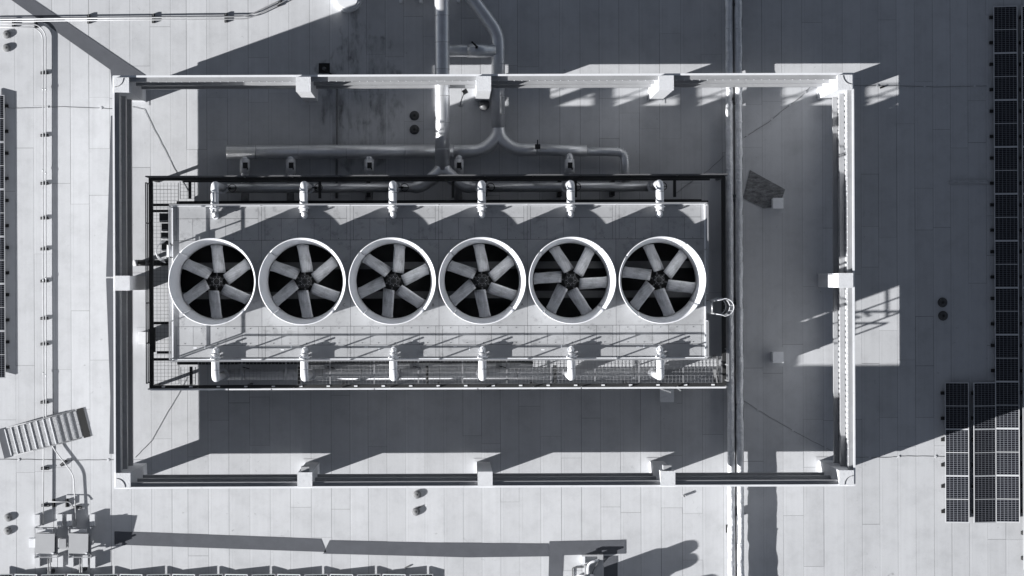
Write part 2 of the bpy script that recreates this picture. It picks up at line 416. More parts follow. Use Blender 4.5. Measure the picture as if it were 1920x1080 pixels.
def column(x, y, label, corner=None, box=None):
    t = thing('screen_column', (x, y, 0), label, 'column', 'columns carrying the screen walls')
    w = 0.295
    MB().prism([(x - w, y - w), (x + w, y - w), (x + w, y + w), (x - w, y + w)], 0.02, 4.93).build('shaft', 'stucco', t)
    mb = MB().box(x - w - 0.012, x + w + 0.012, y - w - 0.012, y + w + 0.012, 4.932, 4.955); mb.build('top_cap', 'stucco', t)
    f = MB()
    for s0, s1 in (((x - .44, x + .44), (y + w + .002, y + .44)), ((x - .44, x + .44), (y - .44, y - w - .002)), ((x - .44, x - w - .002), (y - w, y + w)), ((x + w + .002, x + .44), (y - w, y + w))):
        f.box(s0[0], s0[1], s1[0], s1[1], 0.017, 0.028)
    f.build('base_flashing', 'membrane', t)
    if box:
        MB().cbox((x + box[0], y + box[1], 4.55), (0.34, 0.2, 0.5)).build('junction_box', 'box', t)
    if corner:
        r = 0.36; n = 10; cx, cy = x + corner[0] * 0.28, y + corner[1] * 0.28
        pts = [(cx - corner[0] * r * math.cos(R(90) * k / n), cy - corner[1] * r * math.sin(R(90) * k / n), 4.966) for k in range(n + 1)]
        MB().tube(pts, 0.011, 6).build('cable_loop', 'cable', t)
XS = (-6.16, 1.28, 8.82)
YT, YB, XL, XR = 8.10, -8.22, -13.66, 16.19
column(XL, YT, 'white corner column nearest the bent conduit, cracked ring on top', (-1, 1))
column(XR, YT, 'white corner column glowing in sun beside the small sunlit roof patches', (1, 1))
column(XL, YB, 'white corner column nearest the tilted crossover stairs', (-1, -1))
column(XR, YB, 'white corner column nearest the block of sunlit solar panels', (1, -1))
for x, l in zip(XS, ('white column in the upper screen wall next to the square drain', 'white column in the upper screen wall between the two large pipes', 'white column in the upper screen wall left of the foil pipes')):
    column(x, YT, l)
for x, l, b in zip(XS, ('white column in the lower screen wall nearest the crossover stairs', 'white column in the lower screen wall beside a pair of round drains', 'white column in the lower screen wall nearest the foil pipes'), ((0.0, 0.42), None, (0.0, 0.42))):
    column(x, YB, l, box=b)
column(XL, -0.08, 'white column in the middle of the shaded left screen wall')
column(XR, -0.08, 'white column in the middle of the sunlit right screen wall')

# ------------------------------------------------------------------ cooling tower body and fan deck
TX0, TX1, TY0, TY1, TZ = -11.63, 10.43, -3.26, 3.10, 4.40
CW = (TX1 - TX0) / 6
FC = [(-0.65 + (i - 2.5) * 3.684, -0.03) for i in range(6)]
tower = thing('cooling_tower', (-0.6, -0.08, 0), 'long six-cell cooling tower with grey sheet fan deck inside the screen walls', 'cooling tower')
def tpart(mb, name, mat, parent=None): return mb.build(name, mat, parent or tower)
tpart(MB().box(TX0 - 0.3, TX1 + 0.3, TY0 - 0.35, TY1 + 0.35, 0.25, 0.95), 'basin', 'dark')
for k in range(8):
    tpart(MB().box(TX0 + k * 3.1, TX0 + k * 3.1 + 0.3, TY0 - 0.2, TY1 + 0.2, 0.02, 0.248), 'support_beam', 'dark')
for i in range(6):
    a, b = TX0 + i * CW, TX0 + (i + 1) * CW
    for y0, y1 in ((TY0, TY0 + 0.05), (TY1 - 0.05, TY1)):
        piece('casing_panel', 'midsteel', ((a + b) / 2, (y0 + y1) / 2, 2.67), (CW - 0.012, 0.05, 3.42), tower)
for k in range(2):
    ya, yb = TY0 + 0.06 + k * 3.12, TY0 + 0.06 + (k + 1) * 3.12
    for x0 in (TX0, TX1 - 0.05):
        piece('casing_panel', 'midsteel', (x0 + 0.025, (ya + yb) / 2, 2.67), (0.05, 3.1, 3.42), tower)
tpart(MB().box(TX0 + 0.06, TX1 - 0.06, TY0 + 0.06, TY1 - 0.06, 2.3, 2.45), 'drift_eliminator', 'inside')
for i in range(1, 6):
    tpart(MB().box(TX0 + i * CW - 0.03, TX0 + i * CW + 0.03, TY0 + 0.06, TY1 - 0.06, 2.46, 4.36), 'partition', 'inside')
for y in (0.62, -0.62):
    tpart(MB().box(TX0 + 0.1, TX1 - 0.1, y - 0.15, y + 0.15, 3.0, 3.2), 'fan_support_beam', 'midsteel')
# deck sheets, cell by cell
Hr = 1.62
for i in range(6):
    a, b = TX0 + i * CW, TX0 + (i + 1) * CW; zz = TZ
    def dk(x0, x1, y0, y1, z=TZ, name='deck_sheet', mat='deck'):
        piece(name, mat, ((x0 + x1) / 2, (y0 + y1) / 2, z - 0.012), (x1 - x0 - 0.012, y1 - y0 - 0.014, 0.024), tower)
    dk(a + 0.14, b - 0.14, TY1 - 0.52, TY1 - 0.02); dk(a + 0.14, b - 0.14, TY0 + 0.02, TY0 + 0.58)
    for x0, x1 in ((a, a + 0.14), (b - 0.14, b)):
        dk(x0, x1, TY1 - 1.42, TY1 - 0.02, TZ + 0.004, 'joint_cover'); dk(x0, x1, TY0 + 0.02, TY0 + 1.36, TZ + 0.004, 'joint_cover')
    n = 5; w = (CW - 0.28) / n
    for k in range(n):
        dk(a + 0.14 + k * w, a + 0.14 + (k + 1) * w, TY1 - 1.42, TY1 - 0.52)
        dk(a + 0.14 + k * w, a + 0.14 + (k + 1) * w, TY0 + 0.58, TY0 + 1.36)
    # sheet with the round fan opening
    cx, cy = FC[i]; x0, x1, y0, y1 = a + 0.006, b - 0.006, TY0 + 1.367, TY1 - 1.427
    N_ = 64; cir = []; rec = []
    for k in range(N_):
        t = 2 * math.pi * k / N_; c, s_ = math.cos(t), math.sin(t)
        cir.append((cx + Hr * c, cy + Hr * s_, TZ))
        f = min(((x1 - cx) if c > 0 else (x0 - cx)) / c if abs(c) > 1e-6 else 1e9, ((y1 - cy) if s_ > 0 else (y0 - cy)) / s_ if abs(s_) > 1e-6 else 1e9)
        rec.append((cx + f * c, cy + f * s_, TZ))
    mb = MB(); vs_ = cir + rec + [(x, y, z - 0.024) for x, y, z in cir + rec]
    fs_ = []
    for k in range(N_):
        k2 = (k + 1) % N_
        fs_ += [(k, N_ + k, N_ + k2, k2), (2 * N_ + k, 2 * N_ + k2, 3 * N_ + k2, 3 * N_ + k), (k, k2, 2 * N_ + k2, 2 * N_ + k), (N_ + k, 3 * N_ + k, 3 * N_ + k2, N_ + k2)]
    # rectangle corners
    for sx_, sy_ in ((x0, y0), (x1, y0), (x1, y1), (x0, y1)):
        best = sorted(range(N_), key=lambda k: (rec[k][0] - sx_) ** 2 + (rec[k][1] - sy_) ** 2)[:2]
        o = len(vs_); vs_.append((sx_, sy_, TZ)); fs_.append((N_ + best[0], o, N_ + best[1]))
    mb.add(vs_, fs_); tpart(mb, 'opening_sheet', 'deck')
for i in range(6):
    bl_ = MB()
    for k in range(5):
        xb = TX0 + i * CW + 0.14 + (k + .5) * (CW - 0.28) / 5
        for yb_ in (TY0 + 1.28, TY0 + 0.66, TY1 - 1.36):
            bl_.box(xb - .014, xb + .014, yb_ - .014, yb_ + .014, TZ + .001, TZ + .014)
    o = tpart(bl_, 'bolt_heads', 'dark'); o['kind'] = 'stuff'
    for px_, w_, h_ in ((0.55, .14, .05), (1.1, .05, .13)):
        p_ = (TX0 + i * CW + px_ + random.uniform(0, .4), TY0 + .38 + random.uniform(-.06, .1))
        tpart(MB().box(p_[0], p_[0] + w_, p_[1], p_[1] + h_, TZ + .001, TZ + .004), 'label_plate', 'white')
# dark backing under the sheets, seen through the seams
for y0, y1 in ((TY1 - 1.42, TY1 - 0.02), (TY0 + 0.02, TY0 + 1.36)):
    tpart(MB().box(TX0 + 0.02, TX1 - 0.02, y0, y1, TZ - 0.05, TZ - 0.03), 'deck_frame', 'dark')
# edge trim and toe boards
for nm, c_, s_ in (('edge_trim', ((TX0 + TX1) / 2, TY1 + 0.02, TZ + 0.02), (TX1 - TX0 + 0.1, 0.07, 0.10)), ('edge_trim', ((TX0 + TX1) / 2, TY0 - 0.03, TZ + 0.02), (TX1 - TX0 + 0.1, 0.10, 0.10)),
                   ('edge_trim', (TX0 - 0.02, (TY0 + TY1) / 2, TZ + 0.03), (0.05, TY1 - TY0 - 0.02, 0.12)), ('edge_trim', (TX1 + 0.02, (TY0 + TY1) / 2, TZ + 0.03), (0.05, TY1 - TY0 - 0.02, 0.12))):
    piece(nm, 'white', c_, s_, tower)
# guard rail on the deck
def rail_run(p, q, zs, post_z0, step, parent, mat='galv', r=0.024, name='rail', ends=True):
    p, q = Vector(p), Vector(q); L = (q - p).length
    for z in zs:
        MB().bar((p.x, p.y, z), (q.x, q.y, z), 2 * r).build(name, mat, parent)
    n = max(1, round(L / step)); zt = max(zs)
    me = MB().box(-r, r, -r, r, 0, zt - post_z0 - r - 0.002).mesh('rail_post', mat)
    for k in range(n + 1):
        if not ends and k in (0, n): continue
        c = p.lerp(q, k / n); link('rail_post', me, parent, Vector((c.x, c.y, post_z0)) - world_loc(parent))
o_ = 0.03
ZR = (TZ + 0.54, TZ + 1.07)
rail_run((TX0, TY0 - o_, 0), (TX1, TY0 - o_, 0), ZR, TZ + 0.07, CW / 2, tower)
rail_run((TX0, TY1 + o_, 0), (TX1, TY1 + o_, 0), ZR, TZ + 0.07, CW / 2, tower)
rail_run((TX0 - 0.02, TY0 + 0.05, 0), (TX0 - 0.02, TY1 - 0.05, 0), ZR, TZ + 0.09, 1.55, tower)
rail_run((TX1 + 0.02, -0.6, 0), (TX1 + 0.02, TY1 - 0.05, 0), ZR, TZ + 0.09, 1.8, tower)
rail_run((TX1 + 0.02, TY0 + 0.05, 0), (TX1 + 0.02, -1.72, 0), ZR, TZ + 0.09, 1.5, tower)
# painted cell letters on the deck between the stacks
for ch, px, py in (('C', 645, 572), ('B', 812, 572), ('A', 979, 571)):
    cu = bpy.data.curves.new('letter', 'FONT'); cu.body = ch; cu.size = 0.17; cu.align_x = 'CENTER'; cu.align_y = 'CENTER'; cu.extrude = 0.001
    cu.materials.append(M['letter'])
    tmp = bpy.data.objects.new('letter_curve', cu); COL.objects.link(tmp); bpy.context.view_layer.update()
    me = bpy.data.meshes.new_from_object(tmp.evaluated_get(bpy.context.evaluated_depsgraph_get())); bpy.data.objects.remove(tmp)
    o = link('cell_letter', me, tower)
    o.location = g(px, py, TZ + 0.004) - world_loc(tower); o.location.z = TZ + 0.006
# caged ladder on the end
lad = thing('caged_ladder', (TX1 + 0.3, -1.15, 0), 'galvanised caged ladder climbing to the deck at the foil pipe end', 'ladder')
lx, ly0, ly1 = TX1 + 0.28, -1.42, -0.90
for y in (ly0, ly1): MB().bar((lx, y, 0.05), (lx, y, TZ + 1.1), 0.05).build('stringer', 'galv', lad)
me = MB().tube([(0, ly0 + 0.03, 0), (0, ly1 - 0.03, 0)], 0.016, 6).mesh('rung', 'galv')
for k in range(17): link('rung', me, lad, (lx - lad.location.x, -lad.location.y, 0.3 + k * 0.28))
for k in range(3):
    z = TZ + 1.05 - k * 1.3
    pts = [(lx, ly0, z), (lx + 0.3, ly0 - 0.05, z)] + [(lx + 0.42 + 0.38 * math.cos(t), -1.16 + 0.36 * math.sin(t), z) for t in [R(-90 + 15 * j) for j in range(13)]] + [(lx + 0.3, ly1 + 0.05, z), (lx, ly1, z)]
    MB().tube(pts, 0.018, 6).build('cage_hoop', 'white', lad)
for t in (-60, -25, 10, 45, 75):
    x, y = lx + 0.42 + 0.38 * math.cos(R(t)), -1.16 + 0.36 * math.sin(R(t))
    MB().bar((x, y, 2.2), (x, y, TZ + 1.1), 0.02).build('cage_strap', 'conduit', lad)
MB().box(TX1 + 0.06, lx - 0.03, ly0, ly1, TZ - 0.02, TZ + 0.01).build('step_off_plate', 'deck', lad)

# ------------------------------------------------------------------ fans
STK = 1.34
def seg_mesh():
    """quarter of the flared fibreglass stack, local to the fan centre at deck level"""
    prof_in = [(1.745, STK), (1.70, STK * 0.7), (1.64, STK * 0.35), (1.60, 0.0), (1.565, -0.35), (1.55, -0.62)]
    prof_out = [(1.57, -0.62), (1.59, -0.3), (1.618, -0.03), (1.66, 0.35 * STK), (1.73, STK * 0.75), (1.775, STK - 0.02), (1.79, STK)]
    prof = prof_out + [(1.79, STK + 0.012), (1.745, STK + 0.012)] + prof_in[0:]
    n = 20; mb = MB(); k = len(prof); g0 = 0.004
    vs_ = []
    for j in range(n + 1):
        t = R(90) * j / n
        t = min(max(t, g0), R(90) - g0)
        for r, z in prof: vs_.append((r * math.cos(t), r * math.sin(t), z))
    fs_ = []
    for j in range(n):
        for i in range(k):
            i2 = (i + 1) % k
            fs_.append((j * k + i, (j + 1) * k + i, (j + 1) * k + i2, j * k + i2))
    mb.add(vs_, fs_, True)
    mb.f.append(tuple(range(k))); mb.sm.append(False); mb.f.append(tuple(n * k + i for i in range(k - 1, -1, -1))); mb.sm.append(False)
    return mb.mesh('stack_segment', 'stack')
SEG = seg_mesh()
def blade_mesh():
    mb = MB(); n = 9; m = 6; vs_ = []
    for i in range(n):
        u = i / (n - 1); x = 0.375 + u * 1.12
        ch = 0.56 - 0.10 * u + (0.05 if i == n - 1 else 0); tw = R(30 - 14 * u); off = -0.12 + 0.17 * u
        for j in range(m):
            v = j / (m - 1) - 0.5
            cam_ = 0.05 * (1 - 4 * v * v)
            vs_.append((x + (0.05 * (1 - 4 * v * v) if i == n - 1 else 0), off + v * ch * math.cos(tw), v * ch * math.sin(tw) + cam_))
    top = len(vs_); vs_ += [(x, y, z - 0.035) for x, y, z in vs_]
    fs_ = []
    for i in range(n - 1):
        for j in range(m - 1):
            a = i * m + j; fs_.append((a, a + m, a + m + 1, a + 1)); fs_.append((top + a, top + a + 1, top + a + m + 1, top + a + m))
    for i in range(n - 1):
        for j, sgn in ((0, 1), (m - 1, -1)):
            a = i * m + j; q = (a, top + a, top + a + m, a + m); fs_.append(q if sgn > 0 else q[::-1])
    for j in range(m - 1):
        for i, sgn in ((0, -1), (n - 1, 1)):
            a = i * m + j; q = (a, top + a, top + a + 1, a + 1); fs_.append(q if sgn > 0 else q[::-1])
    mb.add(vs_, fs_, True)
    return mb.mesh('blade', 'blade')
BL = blade_mesh()
HUBR = MB().lathe([(0.30, -0.12), (0.31, 0.05), (0.26, 0.09), (0.10, 0.10), (0.09, 0.16), (0.0, 0.16)], n=6, smooth=False).mesh('hub', 'dark')
HUBN = MB().lathe([(0.25, -0.12), (0.25, 0.03), (0.20, 0.05), (0.08, 0.06), (0.07, 0.12), (0.0, 0.12)], n=24).mesh('hub', 'inside')
RNG = MB().lathe([(0.12, 0.10), (0.15, 0.10), (0.15, 0.125), (0.12, 0.125)], n=24, closed=True).mesh('hub_ring', 'midsteel')
BOLT = MB().lathe([(0.018, 0), (0.018, 0.05), (0.0, 0.05)], n=6, smooth=False).mesh('hub_bolt', 'galv')
ARM = MB().box(0.05, 0.42, -0.03, 0.03, -0.07, 0.02).mesh('blade_arm', 'midsteel')
fan_lab = ['cooling fan in the first stack from the ladderless end, beside coiled cable', 'cooling fan with dark six-sided hub, second stack from the coiled cable',
           'cooling fan with dark hub, third stack, letters C and B either side', 'cooling fan with dark hub, fourth stack, right of the letter B',
           'cooling fan with dark hub, fifth stack, next to the ladder-end fan', 'cooling fan in the last stack, next to the caged ladder']
for i, (cx, cy) in enumerate(FC):
    f = thing('cooling_fan', (cx, cy, TZ), fan_lab[i], 'fan', 'fans of the cooling tower')
    for k in range(4):
        o = link('stack_segment', SEG, f); o.rotation_euler.z = R(48 + 90 * k + (8 if i == 5 else 0))
    hub = link('hub', HUBN if i in (0, 5) else HUBR, f, (0, 0, -0.3 if i in (0, 5) else -0.18))
    link('hub_ring', RNG, hub, (0, 0, -0.03 if i in (0, 5) else 0))
    for k in range(8):
        link('hub_bolt', BOLT, hub, (0.19 * math.cos(R(45 * k)), 0.19 * math.sin(R(45 * k)), 0.02 if i in (0, 5) else 0.085))
    base = (88, 92, 78, 93, 115, 105)[i]
    for k in range(6):
        b = link('blade', BL, f, (0, 0, -0.28)); b.rotation_euler.z = R(base + 60 * k)
        ar = link('blade_arm', ARM, hub, (0, 0, -0.03)); ar.rotation_euler.z = R(base + 60 * k)

# ------------------------------------------------------------------ service walkway round the tower
WZ = 2.15
KX0, KX1, KY0, KY1 = -12.96, 11.60, -4.60, 4.44
wk = thing('service_walkway', (-0.7, -0.08, 0), 'dark steel service walkway with open grating round the cooling tower', 'walkway')
bw = 0.16
piece('edge_beam', 'dark', ((KX0 + KX1) / 2, KY1 - bw / 2, WZ - 0.08), (KX1 - KX0, bw, 0.22), wk)
piece('edge_beam', 'dark', ((KX0 + KX1) / 2, KY0 + bw / 2, WZ - 0.08), (KX1 - KX0, bw, 0.22), wk)
piece('edge_beam', 'dark', (KX0 + bw / 2, (KY0 + KY1) / 2, WZ - 0.08), (bw, KY1 - KY0 - 2 * bw - 0.004, 0.22), wk)
piece('edge_beam', 'dark', (KX1 - bw / 2, (KY0 + KY1) / 2, WZ - 0.08), (bw, KY1 - KY0 - 2 * bw - 0.004, 0.22), wk)
for px, y0, y1 in ((356, 3.5, 4.27), (1266, 3.5, 4.27), (357, -4.43, -3.65), (560, -4.43, -3.65), (800, -4.43, -3.65), (1040, -4.43, -3.65), (600, 3.5, 4.27), (850, 3.5, 4.27), (1080, 3.5, 4.27)):
    x = g(px, 525, WZ).x
    piece('cross_beam', 'dark', (x, (y0 + y1) / 2, WZ - 0.12), (0.12, y1 - y0 - 0.004, 0.14), wk)
for py, x0, x1 in ((384, KX0 + bw, -11.4), (395.5, KX0 + bw, -11.66), (606, KX0 + bw, -11.66), (661, KX0 + bw + .15, -11.66), (674, KX0 + bw, -11.4)):
    y = g(300, py, WZ).y
    piece('cross_beam', 'dark', ((x0 + x1) / 2, y, WZ - 0.12), (x1 - x0 - 0.004, 0.11, 0.14), wk)
piece('post_channel', 'dark', (g(289, 640, WZ).x, g(289, 637, WZ).y, WZ - 0.02), (0.1, 1.05, 0.2), wk)
def grating(x0, x1, y0, y1, mat, deep=0.008):
    mb = MB(); p = 0.155; w = 0.011
    nx = int((x1 - x0) / p); ny = int((y1 - y0) / p)
    for k in range(nx + 1): mb.box(x0 + k * p - w / 2, x0 + k * p + w / 2, y0, y1, WZ - deep, WZ)
    for k in range(ny + 1): mb.box(x0, x1, y0 + k * p - w / 2, y0 + k * p + w / 2, WZ - 0.007, WZ - 0.001)
    for a0, a1, b0, b1 in ((x0 - .012, x0 + .012, y0, y1), (x1 - .012, x1 + .012, y0, y1)): mb.box(a0, a1, b0, b1, WZ - 0.035, WZ + 0.004)
    o = mb.build('grating_panel', mat, wk); return o
xl0 = KX0 + bw + 0.02; xe = -11.70
for k in range(5):
    ya = KY0 + bw + 0.06 + k * 1.72; grating(xl0, xe, ya, ya + 1.68, 'midsteel')
for x0, x1 in ((xl0 + 1.16, -11.0),):
    grating(x0, x1, KY0 + bw + 0.03, TY0 - 0.4, 'midsteel'); grating(x0, x1, TY1 + 0.4, KY1 - bw - 0.03, 'midsteel')
k = 0; x = -10.9
while x < KX1 - 0.4:
    x1 = min(x + 1.86, KX1 - bw - 0.02)
    grating(x + 0.015, x1, KY0 + bw + 0.03, TY0 - 0.02, 'galv', 0.012); x += 1.88
# walkway guard rail
rz = (WZ + 0.55, WZ + 1.07)
for p, q, st in (((KX0 + .03, KY0 + .03, 0), (KX1 - .03, KY0 + .03, 0), 2.05), ((KX0 + .03, KY1 - .03, 0), (KX1 - .03, KY1 - .03, 0), 2.05), ((KX0 + .03, KY0 + .3, 0), (KX0 + .03, KY1 - .3, 0), 1.7)):
    rail_run(p, q, rz if p[1] > 0 or q[1] > 0 else rz[:1], WZ + 0.035, st, wk, 'galv' if p[1] < 0 and q[1] < 0 else 'midsteel')
rail_run((KX1 - .03, KY0 + .3, 0), (KX1 - .03, TY0 + 0.3, 0), rz, WZ + 0.035, 0.8, wk)
xs_ = [g(p_, 731, WZ + 1.07).x for p_ in (281, 428, 509, 702, 896, 1090, 1362)]
for k in range(6):
    piece('top_rail', 'white', ((xs_[k] + xs_[k + 1]) / 2, KY0 + .03, WZ + 1.07), (xs_[k + 1] - xs_[k] - .05, .06, .05), wk)
for k in range(21):
    piece('rail_bracket', 'white', (KX0 + 0.6 + k * 1.17, KY0 + .10, WZ + 0.045), (.14, .06, .03), wk)
for y_, z_ in ((KY1 - .22, WZ + .3), (3.32, 1.9)):
    piece('service_bar', 'dark', ((KX0 + KX1) / 2 + .4, y_, z_), (KX1 - KX0 - 2.2, .07, .07), wk)
piece('added_sun_block', 'midsteel', (KX1 - .3, (KY0 + TY0) / 2, 1.05), (.03, TY0 - KY0 - .1, 1.8), wk)  # added sheet, unseen from above, blocks sun passing under the walkway end
legm = MB().box(-.06, .06, -.06, .06, 0, WZ - 0.2).mesh('leg', 'dark')
for k in range(7):
    for y in (KY0 + 0.08, KY1 - 0.08): link('leg', legm, wk, (KX0 + 0.1 + k * (KX1 - KX0 - 0.2) / 6 - wk.location.x, y - wk.location.y, 0.012))
# gate bits hanging off the rail
MB().bar(g(1238, 729, WZ + 1), g(1258, 736, WZ + 1), 0.05).build('gate_bar', 'galv', wk)
MB().bar(g(1266, 725, WZ + 1), g(1277, 733, WZ + 1), 0.05).build('gate_bar', 'galv', wk)

# ------------------------------------------------------------------ risers and header pipes
HZ = 1.40
RH = 4.68
def ring_on(mb, p, axis, r, w=0.05):
    p, axis = Vector(p), Vector(axis).normalized(); mb.tube([p - axis * w / 2, p + axis * w / 2], r, 16)
def bands(items, mat, parent, w=0.03):
    for p, ax_, r in items:
        mb = MB(); ring_on(mb, p, ax_, r, w); mb.build('jacket_band', mat, parent)
def riser(cx, side, label):
    yh, yd = (3.97, 2.72) if side > 0 else (-4.03, -2.92)
    t = thing('riser_pipe', (cx, yh, 0), label, 'pipe', 'white riser pipes feeding the cells')
    ox = 0.0
    pts = fillet([(cx, yh, HZ + 0.2), (cx, yh, RH), (cx, yd + side * 0.1, RH)], 0.26, 8)
    p = MB().tube(pts, 0.165, 18).build('pipe', 'pvc', t)
    drop = fillet([(cx, yd + side * 0.12, RH), (cx, yd - side * 0.02, RH), (cx, yd - side * 0.02, TZ + 0.02)], 0.13, 5)
    MB().tube(drop, 0.10, 16).build('drop_elbow', 'pvc', t)
    bands([((cx, yy, RH), (0, 1, 0), 0.173) for yy in (yh - side * 0.34, yh - side * 0.72)], 'galv', t)
    mb = MB(); ring_on(mb, (cx, yd + side * 0.28, RH), (0, 1, 0), 0.215, 0.05); mb.build('flange', 'pvc', t)
    mb = MB(); ring_on(mb, (cx, yd + side * 0.12, RH), (0, 1, 0), 0.18, 0.06); mb.build('coupling', 'galv', t)
    mb = MB(); ring_on(mb, (cx, yd - side * 0.02, TZ + 0.12), (0, 0, 1), 0.135, 0.04); ring_on(mb, (cx, yd - side * 0.02, TZ + 0.03), (0, 0, 1), 0.15, 0.05); mb.build('base_flange', 'pvc', t)
    mb = MB(); ring_on(mb, (cx, yd - side * 0.10, RH + .10), (0, 0, 1), 0.04, 0.14); mb.build('air_valve', 'conduit', t)
    mb = MB(); mb.tube([(cx, yh, HZ), (cx, yh, HZ + 0.35)], 0.2, 16); ring_on(mb, (cx, yh, HZ + 0.36), (0, 0, 1), 0.26, 0.06); mb.build('saddle', 'jacket', t)
    # butterfly valve with hand wheel beside the riser, in the shade of the walkway
    if side > 0:
        mb = MB(); mb.tube([(cx + .15, yh, HZ + 0.35), (cx + .36, yh, HZ + 0.35)], 0.05, 8)
        mb.lathe([(0.15, 0), (0.18, 0), (0.18, 0.03), (0.15, 0.03)], (cx + 0.42, yh, HZ + 0.34), 16, closed=True); mb.bar((cx + .24, yh, HZ + .355), (cx + .6, yh, HZ + .355), .03)
        mb.build('valve_wheel', 'dark', t)
nm = ['first', 'second', 'third', 'fourth', 'fifth', 'last']
for i, (cx, cy) in enumerate(FC):
    w = nm[i]
    riser(cx, 1, f'white elbowed riser pipe above the {w} fan, reaching over the upper deck edge')
    riser(cx, -1, f'white elbowed riser pipe below the {w} fan, reaching over the lower deck edge')

hd = thing('supply_pipe', (g(829, 100, HZ).x, 9, 0), 'thick straight aluminium-clad pipe splitting into the header under the upper walkway', 'pipe')
ax = g(829, 100, HZ).x
ya = 4.72
MB().tube([(ax, 16, HZ), (ax, 12.1, HZ), (ax, 8, HZ), (ax, ya, HZ)], 0.32, 24).build('main_run', 'jacket', hd)
for s in (-1, 1):
    MB().tube(fillet([(ax, ya + 0.15, HZ), (ax + s * 0.12, ya - 0.1, HZ), (ax + s * 0.95, 3.97, HZ), (ax + s * 1.9, 3.97, HZ)], 0.35, 6), [0.31] * 8 + [0.26] * 6 + [0.2] * 2, 20).build('branch', 'jacket', hd)
MB().tube([(ax - 1.8, 3.97, HZ), (g(405, 350, HZ).x, 3.97, HZ)], 0.2, 20).build('header', 'jacket', hd)
MB().tube([(ax + 1.8, 3.97, HZ), (g(1215, 350, HZ).x, 3.97, HZ)], 0.2, 20).build('header', 'jacket', hd)
bands([((ax, 5.6 + k * 1.15, HZ), (0, 1, 0), 0.326) for k in range(9)], 'galv', hd)
for px in (690, 910, 1050, 1150): MB().box(g(px, 350, HZ).x - .08, g(px, 350, HZ).x + .08, 3.6, 4.25, 0.012, HZ - .19).build('pipe_stand', 'dark', hd)
MB().box(ax - .12, ax + .12, 7.0, 7.2, 0.012, HZ - .3).build('pipe_stand', 'dark', hd); MB().box(ax - .12, ax + .12, 11.0, 11.2, 0.012, HZ - .3).build('pipe_stand', 'dark', hd)

sh = thing('lower_header_pipe', (0, -4.03, 0), 'white clad header pipe below the lower walkway grating', 'pipe')
MB().tube([(g(408, 700, HZ).x, -4.03, HZ), (g(1222, 700, HZ).x, -4.03, HZ)], 0.23, 20).build('header', 'pvc', sh)
bands([((FC[0][0] + 0.9 + i * 1.67, -4.03, HZ), (1, 0, 0), 0.238) for i in range(11)], 'galv', sh)
for i in range(6):
    x = FC[0][0] + 1.2 + i * 3.3
    MB().box(x - .05, x + .05, -4.2, -3.85, 0.012, HZ - .19).build('pipe_stand', 'galv', sh)
dr = thing('drain_line', (0, -3.62, 0), 'thin white drain line with grey valves beside the lower header pipe', 'pipe')
MB().tube([(g(560, 686, 1.0).x, -3.70, 0.95), (g(1325, 686, 1.0).x, -3.70, 0.95)], 0.13, 14).build('pipe', 'pvc', dr)
for i in range(6):
    x = FC[i][0] + 0.75
    MB().cbox((x, -3.70, 1.08), (0.26, 0.24, 0.30)).build('valve_body', 'galv', dr)
    MB().bar((x, -3.7, 1.25), (x + 0.32, -3.78, 1.33), 0.04).build('valve_lever', 'dark', dr)
    MB().box(x - .9, x - .83, -3.76, -3.64, 0.012, 0.845).build('pipe_stand', 'galv', dr)
ctr = thing('cable_tray', (g(1120, 686, 1.2).x, -3.5, 0), 'pale cable tray running beside the lower header pipe at the ladder end', 'cable tray')
a, b = g(1000, 690, 1.5), g(1345, 690, 1.5)
MB().box(a.x, b.x, -3.86, -3.40, 1.45, 1.47).build('tray_bed', 'concrete', ctr)
for y in (-3.87, -3.395): MB().box(a.x, b.x, y - .008, y + .008, 1.44, 1.55).build('tray_side', 'galv', ctr)
for x in (a.x + .4, (a.x + b.x) / 2, b.x - .4): MB().box(x - .04, x + .04, -3.75, -3.5, 0.012, 1.43).build('leg', 'galv', ctr)

# return pipe
PZ = 0.53
rp = thing('return_pipe', g(933, 200), 'aluminium-clad pipe with bent upper end forking left and right behind the tower', 'pipe')
MB().tube(fillet([g(858, -40, PZ), g(893, 8, PZ), g(934, 64, PZ), g(934, 240, PZ)], 0.5, 8), 0.295, 24).build('main_run', 'jacket', rp)
MB().tube(fillet([g(934, 225, PZ), g(933, 256, PZ), g(905, 283, PZ), g(838, 284, PZ)], 0.6, 8), 0.285, 22).build('branch', 'jacket', rp)
MB().tube(fillet([g(934, 225, PZ), g(935, 256, PZ), g(962, 281, PZ), g(1005, 281, PZ)], 0.6, 8), 0.285, 22).build('branch', 'jacket', rp)
MB().tube([g(850, 284, PZ), g(425, 285, PZ)], 0.305, 24).build('branch', 'jacket', rp)
MB().tube([g(1000, 281, PZ), g(1100, 283, PZ)], 0.25, 22).build('branch', 'jacket', rp)
MB().tube(fillet([g(1098, 284, PZ), g(1171, 285, PZ), g(1174, 345, PZ)], 0.36, 8), 0.19, 20).build('branch', 'jacket', rp)
bands([(g(px, py, PZ), (1, 0, 0), 0.312) for px, py in ((560, 285), (650, 285), (760, 285), (480, 285))] + [(g(1012, 281, PZ), (1, 0, 0), 0.265)], 'galv', rp)
bands([(g(935, py, PZ), (0, 1, 0), 0.292) for py in (120, 180, 215)], 'galv', rp)
c = g(1158, 297, PZ)
bands([((c.x + 0.32 * math.sin(t_), c.y + 0.30 * math.cos(t_), PZ), (math.cos(t_), -math.sin(t_), 0), 0.20) for t_ in [R(15 * k) for k in range(7)]], 'foil', rp, .02)
MB().cbox(g(1008, 275, 0.95), (0.22, 0.2, 0.22)).build('valve_box', 'dark', rp); MB().bar(g(1008, 280, 0.86), g(1008, 262, 0.95), 0.05).build('valve_lever', 'dark', rp)
